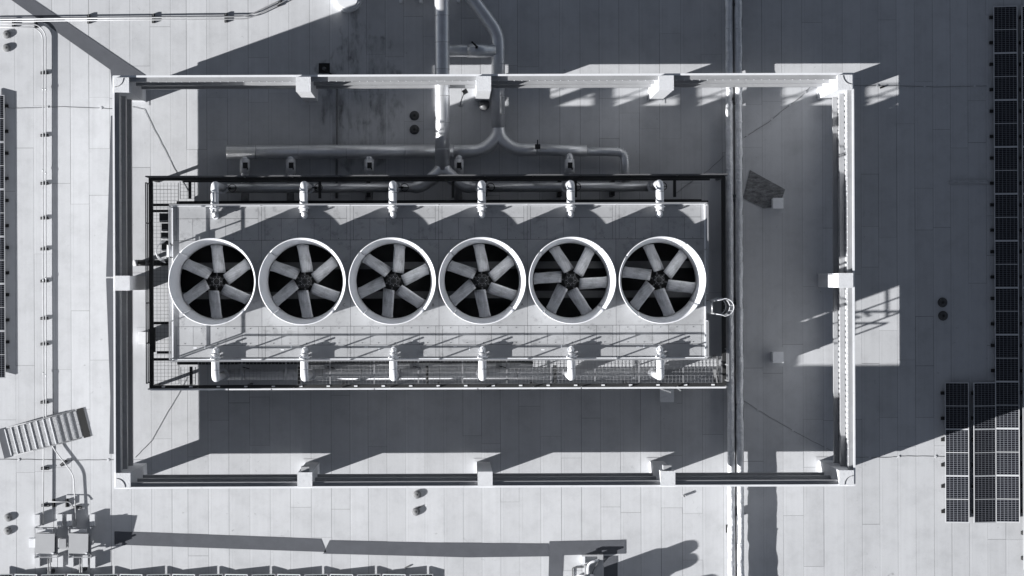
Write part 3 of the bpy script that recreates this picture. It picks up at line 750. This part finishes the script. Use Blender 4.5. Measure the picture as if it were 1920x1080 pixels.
for px, py in ((470, 285), (620, 285), (740, 285), (935, 150), (1060, 283)):
    p = g(px, py); MB().box(p.x - .12, p.x + .12, p.y - .12, p.y + .12, 0.012, PZ - .26).build('pipe_foot', 'dark', rp)
lk = thing('link_pipe', g(884, 95), 'short clad link pipe with a black lever between the two large pipes', 'pipe')
MB().tube([g(822, 95, .62), g(930, 95, .62)], 0.27, 22).build('pipe', 'jacket', lk)
MB().tube([g(876, 95, .62), g(915, 95, .62)], 0.295, 22).build('valve_jacket', 'jacket', lk)
MB().bar(g(884, 78, 1.0), g(896, 89, .95), 0.07).build('lever', 'dark', lk); MB().box(*(lambda p: (p.x - .05, p.x + .05, p.y - .05, p.y + .05))(g(893, 93)), 0.9, 0.97).build('stem', 'dark', lk)
MB().box(*(lambda p: (p.x - .1, p.x + .1, p.y - .1, p.y + .1))(g(884, 95)), 0.012, .36).build('pipe_foot', 'dark', lk)
for i, px in enumerate((459, 545, 692, 860, 1068)):
    t = thing('branch_pipe', g(px, 312), f'short mottled branch pipe with black valve, {nm[i]} from the capped pipe end', 'pipe', 'branch pipes between return pipe and tower')
    MB().tube([g(px, 286 if px != 1068 else 284, PZ + 0.05), g(px, 300, PZ + 0.05), g(px, 376, PZ + .05)], 0.17, 16).build('pipe', 'jacket', t)
    MB().tube([g(px, 299, PZ + .05), g(px, 325, PZ + .05)], 0.215, 16).build('valve_jacket', 'foil', t)
    MB().cbox(g(px + 1, 310, 0.88), (0.2, 0.24, 0.16)).build('valve_top', 'dark', t)
    MB().bar(g(px + 3, 306, 1.0), g(px + 5, 318, 1.0), 0.06).build('valve_lever', 'dark', t)
    p = g(px, 330); MB().box(p.x - .07, p.x + .07, p.y - .07, p.y + .07, 0.012, PZ - .12).build('pipe_foot', 'dark', t)
t = solo('conduit_run', MB().tube([g(632, 165, .12), g(632, 250, .12), g(631, 335, .12), g(631, 372, .12)], 0.05, 8), 'midsteel', g(632, 250), 'thin dark conduit lying straight down the stained shaded roof', 'conduit')

# two long foil-wrapped pipes
def foil(px0, px1, label):
    a, b = g(px0, -70, 0.46), g(px1, 1160, 0.46); n = 110; pts = []; rs = []
    for k in range(n + 1):
        p = a.lerp(b, k / n); p.x += random.uniform(-.012, .012); pts.append(p); rs.append(0.150 + random.uniform(-.012, .014))
    t = thing('foil_pipe', (a.lerp(b, .5).x, a.lerp(b, .5).y, 0), label, 'pipe', 'long foil-wrapped pipes beside the tower')
    MB().tube(pts, rs, 16, wob=0.06).build('jacket', 'foil', t)
    bands([(a.lerp(b, (k + 0.4) / 14), b - a, 0.165) for k in range(14)], 'foil', t, .04)
    return t
fp = foil(1366, 1372, 'wrinkled foil pipe nearest the tower walkway')
foil(1384, 1389, 'wrinkled foil pipe farther from the tower, nearer the plywood')
a, b = g(1375, -70, .34), g(1380.5, 1160, .34)
solo('strut_channel', MB().bar(a, b, .06, .05), 'midsteel', ((a + b) / 2).to_tuple()[:2] + (.3,), 'dark channel running in the gap between the two foil pipes', 'channel')
for i, (px, py) in enumerate(((1377, 4), (1378, 190), (1379, 372), (1380, 565), (1381, 762), (1381, 960))):
    p = g(px, py)
    t = thing('pipe_support', p, f'dark block and strut carrying the foil pipes, {ORD[i]} from the top of the photo', 'pipe support', 'supports under the foil pipes')
    MB().box(p.x - .26, p.x + .26, p.y - .16, p.y + .16, 0.018, 0.12).build('block', 'black', t)
    MB().box(p.x - .34, p.x + .34, p.y - .03, p.y + .03, 0.122, 0.29).build('strut', 'galv', t)
for i, (px, py) in enumerate(((1362, 203), (1363, 991))):
    p = g(px, py); solo('rubber_block', MB().box(p.x - .045, p.x + .045, p.y - .17, p.y + .17, 0.018, 0.1), 'black', (p.x, p.y, 0.018),
                        ('small black rubber block beside the foil pipes inside the enclosure', 'small black rubber block beside the foil pipes below the enclosure')[i], 'block', 'rubber blocks beside the foil pipes')

# ------------------------------------------------------------------ controls on the tower's end platform
cb = thing('control_boxes', (g(308, 430, 3.0).x, g(308, 430).y, WZ), 'stack of dark control boxes on the walkway under the deck edge', 'control box')
for (x0, y0, x1, y1) in ((300, 400, 316, 416), (304, 419, 316, 433), (303, 436, 316, 447), (304, 451, 315, 470)):
    a, b = g(x0, y1, 3.0), g(x1, y0, 3.0); MB().box(a.x, b.x, a.y, b.y, 2.5, 3.2).build('box', 'dark', cb)
    MB().box(a.x + .02, b.x - .02, a.y + .02, a.y + .05, 3.201, 3.23).build('latch', 'galv', cb)
a = g(316, 435, 2.6); MB().box(a.x - .03, a.x + .03, a.y - .9, a.y + .9, WZ + .01, 2.49).build('mounting_rail', 'galv', cb)
cc = thing('cable_coil', g(298, 470, 4.2), 'loops of pale cable hanging beside the first fan stack', 'cable')
cc.location.z = 3.5
for k in range(4):
    c = g(301 + k * 2, 470 + k * 0.6, 4.3); r = 0.38 + 0.05 * k
    pts = [(c.x + 0.18 - r * math.sin(t) * 0.95, c.y + r * 0.9 * math.cos(t), 4.1 + 0.05 * k + .1 * math.sin(t)) for t in [R(8 + 16 * j) for j in range(11)]]
    MB().tube(pts, 0.014, 6).build('cable_loop', 'galv', cc)
jb = thing('junction_cylinder', g(319, 470, 4.6), 'white cylindrical fitting on the deck rail beside the cable loops', 'fitting')
MB().tube([g(318, 459, 4.95), g(318, 483, 4.95)], 0.11, 14).build('body', 'white', jb)
mb = MB(); ring_on(mb, g(318, 459, 4.95), (0, 1, 0), 0.14, .03); ring_on(mb, g(318, 483, 4.95), (0, 1, 0), 0.14, .03); mb.build('end_ring', 'dark', jb)
MB().bar(g(318, 457, 4.8), g(318, 485, 4.8), .04).build('bracket', 'galv', jb)
wp = thing('water_pipe', g(270, 493), 'dark pipe with pale end running under the walkway from the left column', 'pipe')
MB().tube([g(258, 493, .8), g(322, 493, .8)], 0.12, 14).build('pipe', 'dark', wp)
MB().tube([g(250, 493, .8), g(259, 493, .8)], 0.135, 14).build('end_cap', 'concrete', wp)
for px in (262, 300):
    p = g(px, 493); MB().box(p.x - .05, p.x + .05, p.y - .08, p.y + .08, 0.018, .69).build('pipe_stand', 'midsteel', wp)
for py in (488, 498): MB().bar(g(250, py, .72), g(310, py, .72), .04).build('strut_channel', 'midsteel', wp)
# white stub curbs on the roof
def curb(px, py, w, d, h, label, cap=True):
    p = g(px, py, h)
    t = thing('roof_curb', (p.x, p.y, 0), label, 'roof curb', 'white pier stubs on the roof')
    MB().box(p.x - w / 2, p.x + w / 2, p.y - d / 2, p.y + d / 2, 0.018, h).build('pier', 'pierw', t)
    if cap: MB().box(p.x - w / 2 - .02, p.x + w / 2 + .02, p.y - d / 2 - .02, p.y + d / 2 + .02, h + .002, h + .03).build('cap', 'pierw', t)
    MB().box(p.x - w / 2 - .2, p.x + w / 2 + .2, p.y - d / 2 - .2, p.y + d / 2 + .2, 0.0175, 0.0215).build('flashing', 'membrane', t)
curb(1459, 381, .42, .42, .6, 'white square pier stub at the corner of the old plywood')
curb(1459, 670, .42, .44, .6, 'white square pier stub at the tip of the sunlit wedge')
curb(269, 634, .42, .5, .62, 'white square pier stub half under the walkway beam near the shaded wall')
curb(1251, 742, .54, .52, .5, 'white square pier stub just below the lower walkway rail')
a, b, c, d = g2(1406, 319), g2(1472, 355), g2(1462, 397), g2(1393, 372)
pl = thing('plywood_sheet', g(1432, 357), 'weathered dark plywood sheet lying askew beside the foil pipes', 'plywood')
o = MB().prism([(x - pl.location.x, y - pl.location.y) for x, y in (a, b, g2(1462, 384), g2(1446, 389), g2(1432, 391), d)], 0.02, 0.042).local('sheet', 'ply', pl)
MB().prism([(x - pl.location.x, y - pl.location.y) for x, y in (g2(1415, 345), g2(1440, 352), g2(1432, 366), g2(1410, 360))], 0.043, 0.062).local('offcut', 'ply', pl)
p0, p1 = g(1779, 345), g(1852, 337)
solo('timber_plank', MB().box(p0.x, p1.x, p0.y, p1.y, 0.02, 0.06), MAT('grey_plank', 0.40, .85, var=.3, nscale=2, stretch=(2, 14, 1), fine=.1), (p0.x, p0.y, 0.02), 'long grey plank lying in shade beside the tall solar column', 'plank')

# ------------------------------------------------------------------ lightning cables
def cable(pts, label, n=6, clips=True):
    P = [g(*p, 0.028) for p in pts]; L_ = [P[0]]
    for i in range(len(P) - 1):
        m = 8
        for k in range(1, m + 1):
            q = P[i].lerp(P[i + 1], k / m); d = (P[i + 1] - P[i]).normalized()
            if k < m: q += Vector((-d.y, d.x, 0)) * random.uniform(-.012, .012)
            L_.append(q)
    c = P[len(P) // 2]; t = thing('roof_cable', (c.x, c.y, 0), label, 'cable', 'cables lying on the roof')
    MB().tube(L_, 0.008, 6).build('wire', 'cable', t)
    if clips:
        for k in range(4, len(L_), 9): MB().cbox((L_[k].x, L_[k].y, 0.03), (.09, .09, .026), random.random()).build('clip', 'concrete', t)
cable([(248, 200), (270, 205), (283, 232), (305, 275), (330, 322), (352, 358)], 'thin dark cable curving from the upper corner column to the walkway', clips=False)
cable([(350, 708), (335, 738), (310, 780), (285, 825), (253, 858)], 'thin dark cable from the walkway corner towards the lower corner column', clips=False)
cable([(1520, 162), (1500, 183), (1470, 205), (1440, 230), (1395, 258)], 'clipped cable slanting from the sunlit corner column to the foil pipes')
cable([(1358, 292), (1330, 318), (1300, 338), (1262, 366)], 'dark cable slanting across shaded roof behind the tower end', clips=False)
cable([(1395, 752), (1448, 785), (1510, 820), (1560, 846)], 'clipped cable slanting towards the lower sunlit corner column')
cable([(-10, 202), (35, 203), (120, 200), (212, 204)], 'clipped cable crossing the sunlit roof level with the upper corner column')
cable([(-10, 861), (80, 862), (150, 863), (220, 862)], 'clipped cable crossing the sunlit roof below the crossover stairs')
cable([(1600, 160), (1690, 161), (1760, 163), (1850, 161)], 'clipped cable crossing shaded roof from corner column to tall solar column')
cable([(1602, 857), (1660, 858), (1700, 855), (1772, 856)], 'clipped cable crossing from the lower corner column to the solar block')

# ------------------------------------------------------------------ drains, stubs, lamp and other small roof things
def drain(px, py, h, label, group='domed roof drains', mat='dome'):
    h *= 1.25
    p = g(px, py); t = thing('roof_drain', p, label, 'roof drain', group)
    MB().lathe([(0.215, 0.0175), (0.215, 0.021), (0.0, 0.021)], p, 24, smooth=False).build('flashing_ring', 'membrane' if mat == 'dome' else 'rust', t)
    mb = MB(); mb.lathe([(0.175, 0.032), (0.18, h * 0.6), (0.14, h * .9), (0.05, h), (0, h)], p, 20); mb.build('dome', mat, t)
    mb = MB()
    for k in range(8): mb.bar((p.x, p.y, h + .008), (p.x + .15 * math.cos(R(45 * k)), p.y + .15 * math.sin(R(45 * k)), h * .72), .018)
    mb.build('dome_ribs', 'drain' if mat == 'dome' else 'black', t)
drain(13, 65, .11, 'grey domed roof drain just under the top conduits')
drain(13, 90, .11, 'grey domed roof drain, lower one of the pair near the bent conduit')
drain(782, 927, .12, 'grey domed roof drain directly below the lower screen wall')
drain(780, 959, .12, 'grey domed roof drain with a stick, farther below the lower screen wall')
drain(16, 970, .11, 'grey domed roof drain, upper one of the pair near the electrical cabinets')
drain(15, 995, .11, 'grey domed roof drain, lower one of the pair near the electrical cabinets')
drain(777, 217, .10, 'dark round roof drain on the stained roof, nearer the upper wall', mat='drain')
drain(777, 243, .10, 'dark round roof drain on the stained roof, nearer the tower', mat='drain')
drain(1767, 567, .10, 'dark round roof drain, upper of the pair beside the tall solar column', mat='drain')
drain(1768, 592, .10, 'dark round roof drain, lower of the pair beside the tall solar column', mat='drain')
solo('stick', MB().bar(g(783, 953, .03), g(792, 948, .03), .05), 'rust', g(787, 950), 'short dark stick lying beside a round drain', 'stick')
solo('loose_strip', MB().bar(g(759, 1065, .03), g(769, 1060, .03), .06), 'rust', g(764, 1063), 'short dark strip lying above the bottom solar row', 'strip')
solo('dropped_bolt', MB().bar(g(1650, 165, .04), g(1658, 162, .04), .08), 'black', g(1654, 163), 'short black object lying in the small sunlit patch', 'debris')
p = g(1282, 929)
t = thing('vent_stub', p, 'small upright pipe stub with black mouth below the lower screen wall', 'vent pipe')
MB().lathe([(.055, .018), (.055, .19), (.04, .19), (.04, .05)], p, 16).build('pipe', 'galv', t); MB().lathe([(.038, .06), (0, .06)], p, 12).build('bore', 'black', t)
p = g(608, 128)
t = thing('scupper_drain', p, 'square black drain sump on the shaded roof above the upper wall', 'roof drain')
MB().box(p.x - .24, p.x + .24, p.y - .22, p.y + .22, .018, .03).build('sump', 'black', t)
MB().lathe([(.09, .032), (.08, .09), (0, .1)], (p.x, p.y - .02, 0), 12).build('strainer', 'rust', t)
MB().bar((p.x + .02, p.y - .05, .06), (p.x + .34, p.y - .3, .05), .07).build('outlet', 'dark', t)
p = g(872, 172, 1.2)
t = thing('floodlight', g(864, 195), 'small floodlight on a bent pole between the two large pipes', 'floodlight')
MB().tube(fillet([g(864, 197, 0.02), g(864, 190, 1.0), g(870, 175, 1.2)], .2, 5), .02, 8).build('pole', 'midsteel', t)
MB().cbox(p, (.22, .2, .1), R(30)).build('lamp_head', 'midsteel', t); MB().cbox(p + Vector((0, 0, .053)), (.17, .15, .006), R(30)).build('fin_plate', 'dark', t)
q = g(864, 196); MB().lathe([(.12, .018), (.12, .03), (.0, .03)], q, 16).build('base_plate', 'galv', t)
# round-ended hatch at the top
hx = g(652, 0)
t = thing('roof_hatch', g(652, 5), 'white round-ended hatch box at the top edge of the photo', 'roof hatch')
def bullet(w, yb, ytop, n=14):
    return [(hx.x - w, ytop), (hx.x - w, yb + w)] + [(hx.x - w * math.cos(R(180) * k / n), yb + w - w * math.sin(R(180) * k / n) * .8) for k in range(1, n)] + [(hx.x + w, yb + w), (hx.x + w, ytop)]
yb = g(652, 29).y
MB().prism(bullet(.60, yb, yb + 2.4), .018, .34).build('curb', 'white', t); MB().prism(bullet(.53, yb + .08, yb + 2.34), .342, .52).build('lid', 'white', t); MB().prism(bullet(.44, yb + .18, yb + 2.26), .522, .56).build('lid_top', 'white', t)
# equipment skid just inside the top edge
t = thing('pump_skid', g(790, -15), 'white steel skid feet between hatch and pipes at the top edge', 'skid')
a, b = g(750, -6, .4), g(815, 4, .4)
MB().box(a.x, b.x, g(0, 2, .4).y, g(0, -40, .4).y, .34, .42).build('base_frame', 'white', t)
for px in (751, 789): p = g(px, 4); MB().box(p.x - .05, p.x + .09, p.y - .06, p.y + .08, .018, .338).build('foot', 'white', t)
MB().box(a.x + .3, b.x - .3, g(0, -8, .4).y, g(0, -38, .4).y, .422, .95).build('pump_housing', 'midsteel', t)
p = g(859, 3); MB().box(p.x - .05, p.x + .09, p.y - .06, p.y + .08, .018, .338).build('foot', 'white', t)
cap = solo('pipe_stub_cap', MB().lathe([(.24, .018), (.24, .2), (.18, .3), (.0, .34)], g(908, 197), 20), 'midsteel', g(908, 197), 'rounded metal cap on the roof under the middle upper column', 'cap')

# ------------------------------------------------------------------ conduits on the open roof
def conduit(pts, r, label, z=.17, rad=.35):
    P = fillet([g(x, y, z) for x, y in pts], rad, 6); c = P[len(P) // 2]
    t = thing('conduit', (c.x, c.y, 0), label, 'conduit', 'conduits on the open roof')
    MB().tube(P, r, 10).build('pipe', 'conduit', t)
    for i in range(3, len(P) - 1):
        if (P[i] - P[i - 1]).length > 1.5:
            k = int((P[i] - P[i - 1]).length / 3)
            for j in range(k):
                mb = MB(); ring_on(mb, P[i - 1].lerp(P[i], (j + .6) / max(1, k)), P[i] - P[i - 1], r * 1.35, .1); mb.build('coupling', 'galv', t)
conduit([(-20, 36.5), (462, 31), (520, 3), (545, -12)], .03, 'upper conduit of the pair along the top of the photo, bending up at its end')
conduit([(-20, 40.5), (466, 35.5), (525, 7), (550, -8)], .024, 'lower conduit of the pair along the top of the photo, bending up at its end')
conduit([(-20, 45), (70, 45), (86, 62), (86, 400), (86.5, 790), (98, 838), (138, 890), (143, 985)], .026, 'conduit bending down from the top run and angling past the stairs to the second cabinet', rad=.3)
conduit([(-20, 51), (66, 51), (80.5, 66), (80.5, 400), (82, 790), (81, 985)], .026, 'conduit bending down from the top run straight to the first cabinet', rad=.45)
for px, l in ((94.5, 'first'), (154, 'second')): conduit([(px, 1045), (px, 1110)], .035, f'conduit leaving the {l} cabinet towards the bottom edge', rad=.1); conduit([(px - 4, 1047), (px - 4, 1110)], .03, f'thinner conduit beside it leaving the {l} cabinet downwards', rad=.1)
conduit([(90, 941), (130, 941), (137, 950)], .02, 'thin crosslink conduit above the two cabinets', z=.3, rad=.3)
def block(px, py, rz, label, w=.34, d=.12):
    p = g(px, py); t = thing('conduit_block', p, label, 'block', 'black blocks under the conduits')
    MB().cbox((p.x, p.y, .018 + .05), (w, d, .1), rz).build('block', 'black', t)
    MB().cbox((p.x, p.y, .125), (w * .92, .045, .022), rz).build('strut', 'midsteel', t)
for i, py in enumerate((137, 254, 344, 409, 467, 527, 597, 645, 754)): block(84, py, 0, f'black block under the vertical conduits, {ORD[i]} from the top')
for i, (px, py) in enumerate(((26, 44), (68, 44), (167, 36), (288, 35), (424, 34))): block(px, py, R(90), f'black block under the top conduits, {ORD[i]} from the left edge', .4)
block(524, 6, R(60), 'black block under the top conduits where they bend upward', .3)
block(85, 878, 0, 'black block under the straight conduit below the stairs'); block(120, 868, R(40), 'black block under the angled conduit below the stairs')
block(86, 947, 0, 'black block under the straight conduit above the cabinets'); block(146, 951, 0, 'black block under the angled conduit above the cabinets')
block(96, 1070, 0, 'black block under the conduits below the first cabinet'); block(156, 1066, 0, 'black block under the conduits below the second cabinet')

# ------------------------------------------------------------------ crossover stairs
st = thing('crossover_stairs', g(82, 812), 'grey metal crossover stairs set askew over the conduits', 'stairs')
st.rotation_euler.z = R(14.2)
TW = 1.24; NT = 11; P_ = 0.292
def hgt(k): return 0.06 * min(k + 1, NT - k, 4)
for k in range(NT):
    x = (k - (NT - 1) / 2) * P_; z = hgt(k)
    o = MB().box(x - P_ / 2 + .003, x + P_ / 2 - .003, -TW / 2 + .04, TW / 2 - .04, z - .03, z).local('tread', 'tread', st)
    MB().box(-.02, .02, -TW / 2 + .03, TW / 2 - .03, -.012, .035).local('nosing', 'white', o).location = (x - P_ / 2 + .01, 0, z)
for y in (-TW / 2, TW / 2):
    top = [((k - (NT - 1) / 2) * P_, hgt(k) - .035) for k in range(NT)]
    poly = [(-1.62, .02), (1.62, .02)] + [(x, z) for x, z in reversed(top)]
    n = len(poly); vs_ = [(x, y - .018, z) for x, z in poly] + [(x, y + .018, z) for x, z in poly]
    fs_ = [tuple(range(n)), tuple(range(2 * n - 1, n - 1, -1))] + [(i, n + i, n + (i + 1) % n, (i + 1) % n) for i in range(n)]
    # open side frame: bars along the stepped outline
    mb = MB()
    for i in range(2, n - 1): mb.bar((poly[i][0], y, poly[i][1]), (poly[i + 1][0], y, poly[i + 1][1]), .05)
    for x in (-1.3, -.45, .45, 1.3):
        zz = max(.05, .06 * min((x + 1.6) / P_, (1.6 - x) / P_, 4) - .1); mb.box(x - .025, x + .025, y - .025, y + .025, .02, zz)
    mb.local('side_frame', 'conduit', st)
for x in (-1.78, 1.80):
    MB().box(x - .15, x + .15, -TW / 2 - .03, TW / 2 + .03, .018, .05).local('landing_mat', 'black' if x > 0 else 'pad', st)

# ------------------------------------------------------------------ electrical cabinets
def cabinet(px, py, label):
    z = 0.66; p = g(px, py, z); t = thing('electrical_cabinet', (p.x, p.y, 0), label, 'electrical cabinet', 'electrical cabinets by the stairs')
    x, y = p.x, p.y
    tilt = Matrix.Rotation(R(5), 4, 'X')
    MB().cbox((x, y, z - .12), (.80, .84, .30), R(-2), tilt).build('enclosure', 'box', t)
    MB().cbox((x, y, z + .045), (.84, .88, .02), R(-2), tilt).build('rain_hood', 'box', t)
    MB().box(x - .36, x + .3, y + .47, y + .60, z - .3, z - .08).build('vent_box', 'concrete', t)
    for a in (-.09, .0): MB().lathe([(.035, 0), (.035, .1), (0, .1)], (x + a, y + .64, z - .3), 10).build('gland', 'galv', t)
    MB().box(x + .3, x + .38, y - .46, y - .39, z - .12, z + .1).build('latch', 'white', t)
    for sx_ in (-.46, .50):
        for sy_ in (-.62, .66): MB().box(x + sx_ - .025, x + sx_ + .025, y + sy_ - .025, y + sy_ + .025, .1, z - .1).build('leg', 'galv', t)
        MB().bar((x + sx_, y - .66, .52), (x + sx_, y + .7, .52), .04).build('rail', 'galv', t)
    for sy_ in (-.62, .66): MB().bar((x - .46, y + sy_, .46), (x + .5, y + sy_, .46), .04).build('rail', 'galv', t)
    MB().box(x + .42, x + .48, y - .5, y + .3, .25, .66).build('side_panel', 'midsteel', t)
    return t
cabinet(84.5, 1019, 'grey electrical cabinet on a frame, nearer the left edge')
cabinet(147.5, 1019, 'grey electrical cabinet on a frame, nearer the grey walkway strip')
p = g(61, 1018, .6); t = thing('meter_box', (p.x, p.y, 0), 'white meter box on the outer side of the first cabinet', 'meter box')
MB().box(p.x - .16, p.x + .14, p.y - .2, p.y + .2, .3, .6).build('case', 'white', t); MB().box(p.x - .03, p.x + .03, p.y - .03, p.y + .03, .018, .299).build('post', 'galv', t); MB().box(p.x - .14, p.x + .12, p.y - .18, p.y + .18, .602, .615).build('lid', 'white', t)
p = g(117, 1019, .7); t = thing('switch_box', (p.x, p.y, 0), 'small grey switch box between the two cabinets', 'switch box')
MB().box(p.x - .15, p.x + .15, p.y - .19, p.y + .19, .4, .7).build('case', 'box', t); MB().bar((p.x - .36, p.y - .21, .6), (p.x + .36, p.y - .21, .6), .04).build('rail', 'galv', t); MB().box(p.x - .03, p.x + .03, p.y - .03, p.y + .03, .018, .399).build('post', 'galv', t)
blocks = [(70, 976, 'above the first cabinet, left'), (112, 975, 'above and between the cabinets, left of the pair'), (130, 975, 'above the second cabinet, right of the pair'), (173, 975, 'above the second cabinet, far right'),
          (70, 1052, 'below the first cabinet, left'), (103, 1052, 'below the first cabinet, behind the conduits'), (113.5, 1052, 'below and between the cabinets'), (133, 1052, 'below the second cabinet, left'), (160, 1052, 'below the second cabinet, behind the conduits'), (174, 1054, 'below the second cabinet, far right')]
for px, py, l in blocks:
    p = g(px, py, .2); solo('ballast_block', MB().box(p.x - .11, p.x + .11, p.y - .25, p.y + .25, .018, .25), 'concrete', (p.x, p.y, .018), 'white ballast block ' + l, 'block', 'ballast blocks round the cabinets')
for px, l in ((101, 'first'), (126, 'second')):
    p = g(px, 943); t = thing('upright_plate', p, f'small black upright plate above the cabinets, {l} from the left', 'plate', 'upright plates above the cabinets')
    MB().box(p.x - .02, p.x + .02, p.y - .16, p.y + .16, .018, .2).build('plate', 'dark', t); MB().box(p.x - .07, p.x + .07, p.y - .18, p.y + .18, .0178, .03).build('foot', 'black', t)

# ------------------------------------------------------------------ bent white frame and tanks at the bottom edge
t = thing('valve_manifold', g(1110, 1060), 'white valve manifold with black hose at the bottom edge', 'valve manifold')
MB().box(*(lambda p, q: (p.x, q.x, q.y, p.y))(g(1091, 1040, .3), g(1131, 1043, .3)), .26, .36).build('top_bar', 'box', t)
MB().box(*(lambda p, q: (p.x, q.x, q.y, p.y))(g(1091, 1043, .3), g(1097, 1058, .3)), .018, .3).build('leg', 'white', t)
MB().box(*(lambda p, q: (p.x, q.x, q.y, p.y))(g(1121, 1040, .3), g(1131, 1050, .3)), .018, .258).build('leg', 'box', t)
MB().box(*(lambda p, q: (p.x, q.x, q.y, p.y))(g(1096, 1060, .2), g(1106, 1078, .2)), .018, .24).build('valve_box', 'box', t)
MB().tube(fillet([g(1102, 1078, .2), g(1103, 1056, .22), g(1122, 1050, .22)], .2, 6), .06, 12).build('pipe', 'pvc', t)
MB().tube(fillet([g(1110, 1076, .12), g(1116, 1062, .14), g(1124, 1052, .16)], .2, 6), .018, 8).build('hose', 'cable', t)
MB().tube(fillet([g(1073, 1090, .06), g(1073, 1064, .06), g(1096, 1064, .06), g(1096, 1056, .1)], .1, 4), .026, 8).build('hose', 'cable', t)
MB().tube([g(1082, 1083, .12), g(1112, 1081, .12)], .11, 12).build('drum', 'white', t)
p = g(1085, 1112); t = thing('water_tank', p, 'squat white tank with twin vent stacks casting the two-lobed shadow', 'tank')
MB().lathe([(.69, .02), (.69, 1.3), (.6, 1.42), (0, 1.46)], p, 32).build('shell', 'white', t)
for py in (1099.5, 1124.5):
    q = g(1085, py); MB().lathe([(.29, 1.4), (.30, 1.75), (.24, 1.84), (0, 1.9)], q, 20).build('vent_stack', 'white', t)
p = g(1128, 1168); t = thing('vent_drum', p, 'upright white drum past the bottom edge, right of the squat tank', 'drum')
MB().lathe([(.46, .02), (.46, 1.65), (.4, 1.78), (0, 1.84)], p, 28).build('shell', 'white', t); MB().lathe([(.1, 1.82), (.1, 1.92), (0, 1.93)], p, 12).build('lid', 'midsteel', t)

# ------------------------------------------------------------------ solar panels
PW, PL = 1.02, 2.045
def panel_protos():
    fr = MB(); w = .036; h = .035
    fr.box(-PW / 2, -PW / 2 + w, -PL / 2, PL / 2, 0, h); fr.box(PW / 2 - w, PW / 2, -PL / 2, PL / 2, 0, h)
    fr.box(-PW / 2 + w, PW / 2 - w, -PL / 2, -PL / 2 + w, 0, h); fr.box(-PW / 2 + w, PW / 2 - w, PL / 2 - w, PL / 2, 0, h); fr.box(-PW / 2 + w, PW / 2 - w, -.016, .016, .004, h - .002)
    gl = MB().box(-PW / 2 + w, PW / 2 - w, -PL / 2 + w, -.017, .01, .028)
    gl2 = MB().box(-PW / 2 + w, PW / 2 - w, .017, PL / 2 - w, .01, .028)
    ft = MB().box(-.12, .12, -.07, .07, 0, .12)
    return fr.mesh('frame', 'alu'), gl.mesh('cell_half', 'cells'), gl2.mesh('cell_half', 'cells'), ft.mesh('foot', 'black')
PF, PG, PG2, PFT = panel_protos()
def panel(px, py, face, label, group):
    """px, py: centre of the panel; face -1 leans towards the sun side (left edge low), +1 right edge low"""
    zc = .24; p = g(px, py, zc); t = thing('solar_panel', (p.x, p.y, 0), label, 'solar panel', group)
    for nm_, me in (('frame', PF), ('cell_half', PG), ('cell_half', PG2)):
        o = link(nm_, me, t, (0, 0, zc)); o.rotation_euler.y = R(-9 if face < 0 else 9)
    lo = -1 if face < 0 else 1
    for sy_ in (-.55, .55):
        o = link('foot', PFT, t, (lo * (PW / 2 + .02), sy_, .018)); o.scale.z = .9
        o2 = link('foot', PFT, t, (-lo * (PW / 2 - .1), sy_, .018)); o2.scale.z = 2.2
for k in range(11):
    panel(1885 + k * .45, 55.5 + k * 88, -1, f'solar panel, {ORD[k]} from the top of the tall column at the right side', 'solar panels in the tall column')
for k in range(12):
    panel(1936 + k * .3, 55.5 + k * 88, 1, f'solar panel sliver, {ORD[k]} down the column cut by the right edge', 'solar panels cut by the right edge')
for k in range(3):
    panel(1794 + k * .4, 761 + k * 87.5, -1, f'solar panel, {ORD[k]} from top in the left column of the small block', 'solar panels in the small block')
    panel(1846 + k * .4, 761 + k * 87.5, 1, f'darker solar panel, {ORD[k]} from top in the middle column of the small block', 'solar panels in the small block')
for k in range(6):
    panel(-14 + k * .4, 222 + k * 88.6, 1, f'solar panel cut by the left edge, {ORD[k]} from the top', 'solar panels cut by the left edge')
for k in range(17):
    pair, s_ = divmod(k, 2); x = 51 - 49.5 + pair * 98.6 + (0 if s_ == 0 else 47.5)
    panel(x, 1076 + 44.5, 1 if s_ == 0 else -1, f'solar panel cut by the bottom edge, {ORD[k]} from the left', 'solar panels cut by the bottom edge')
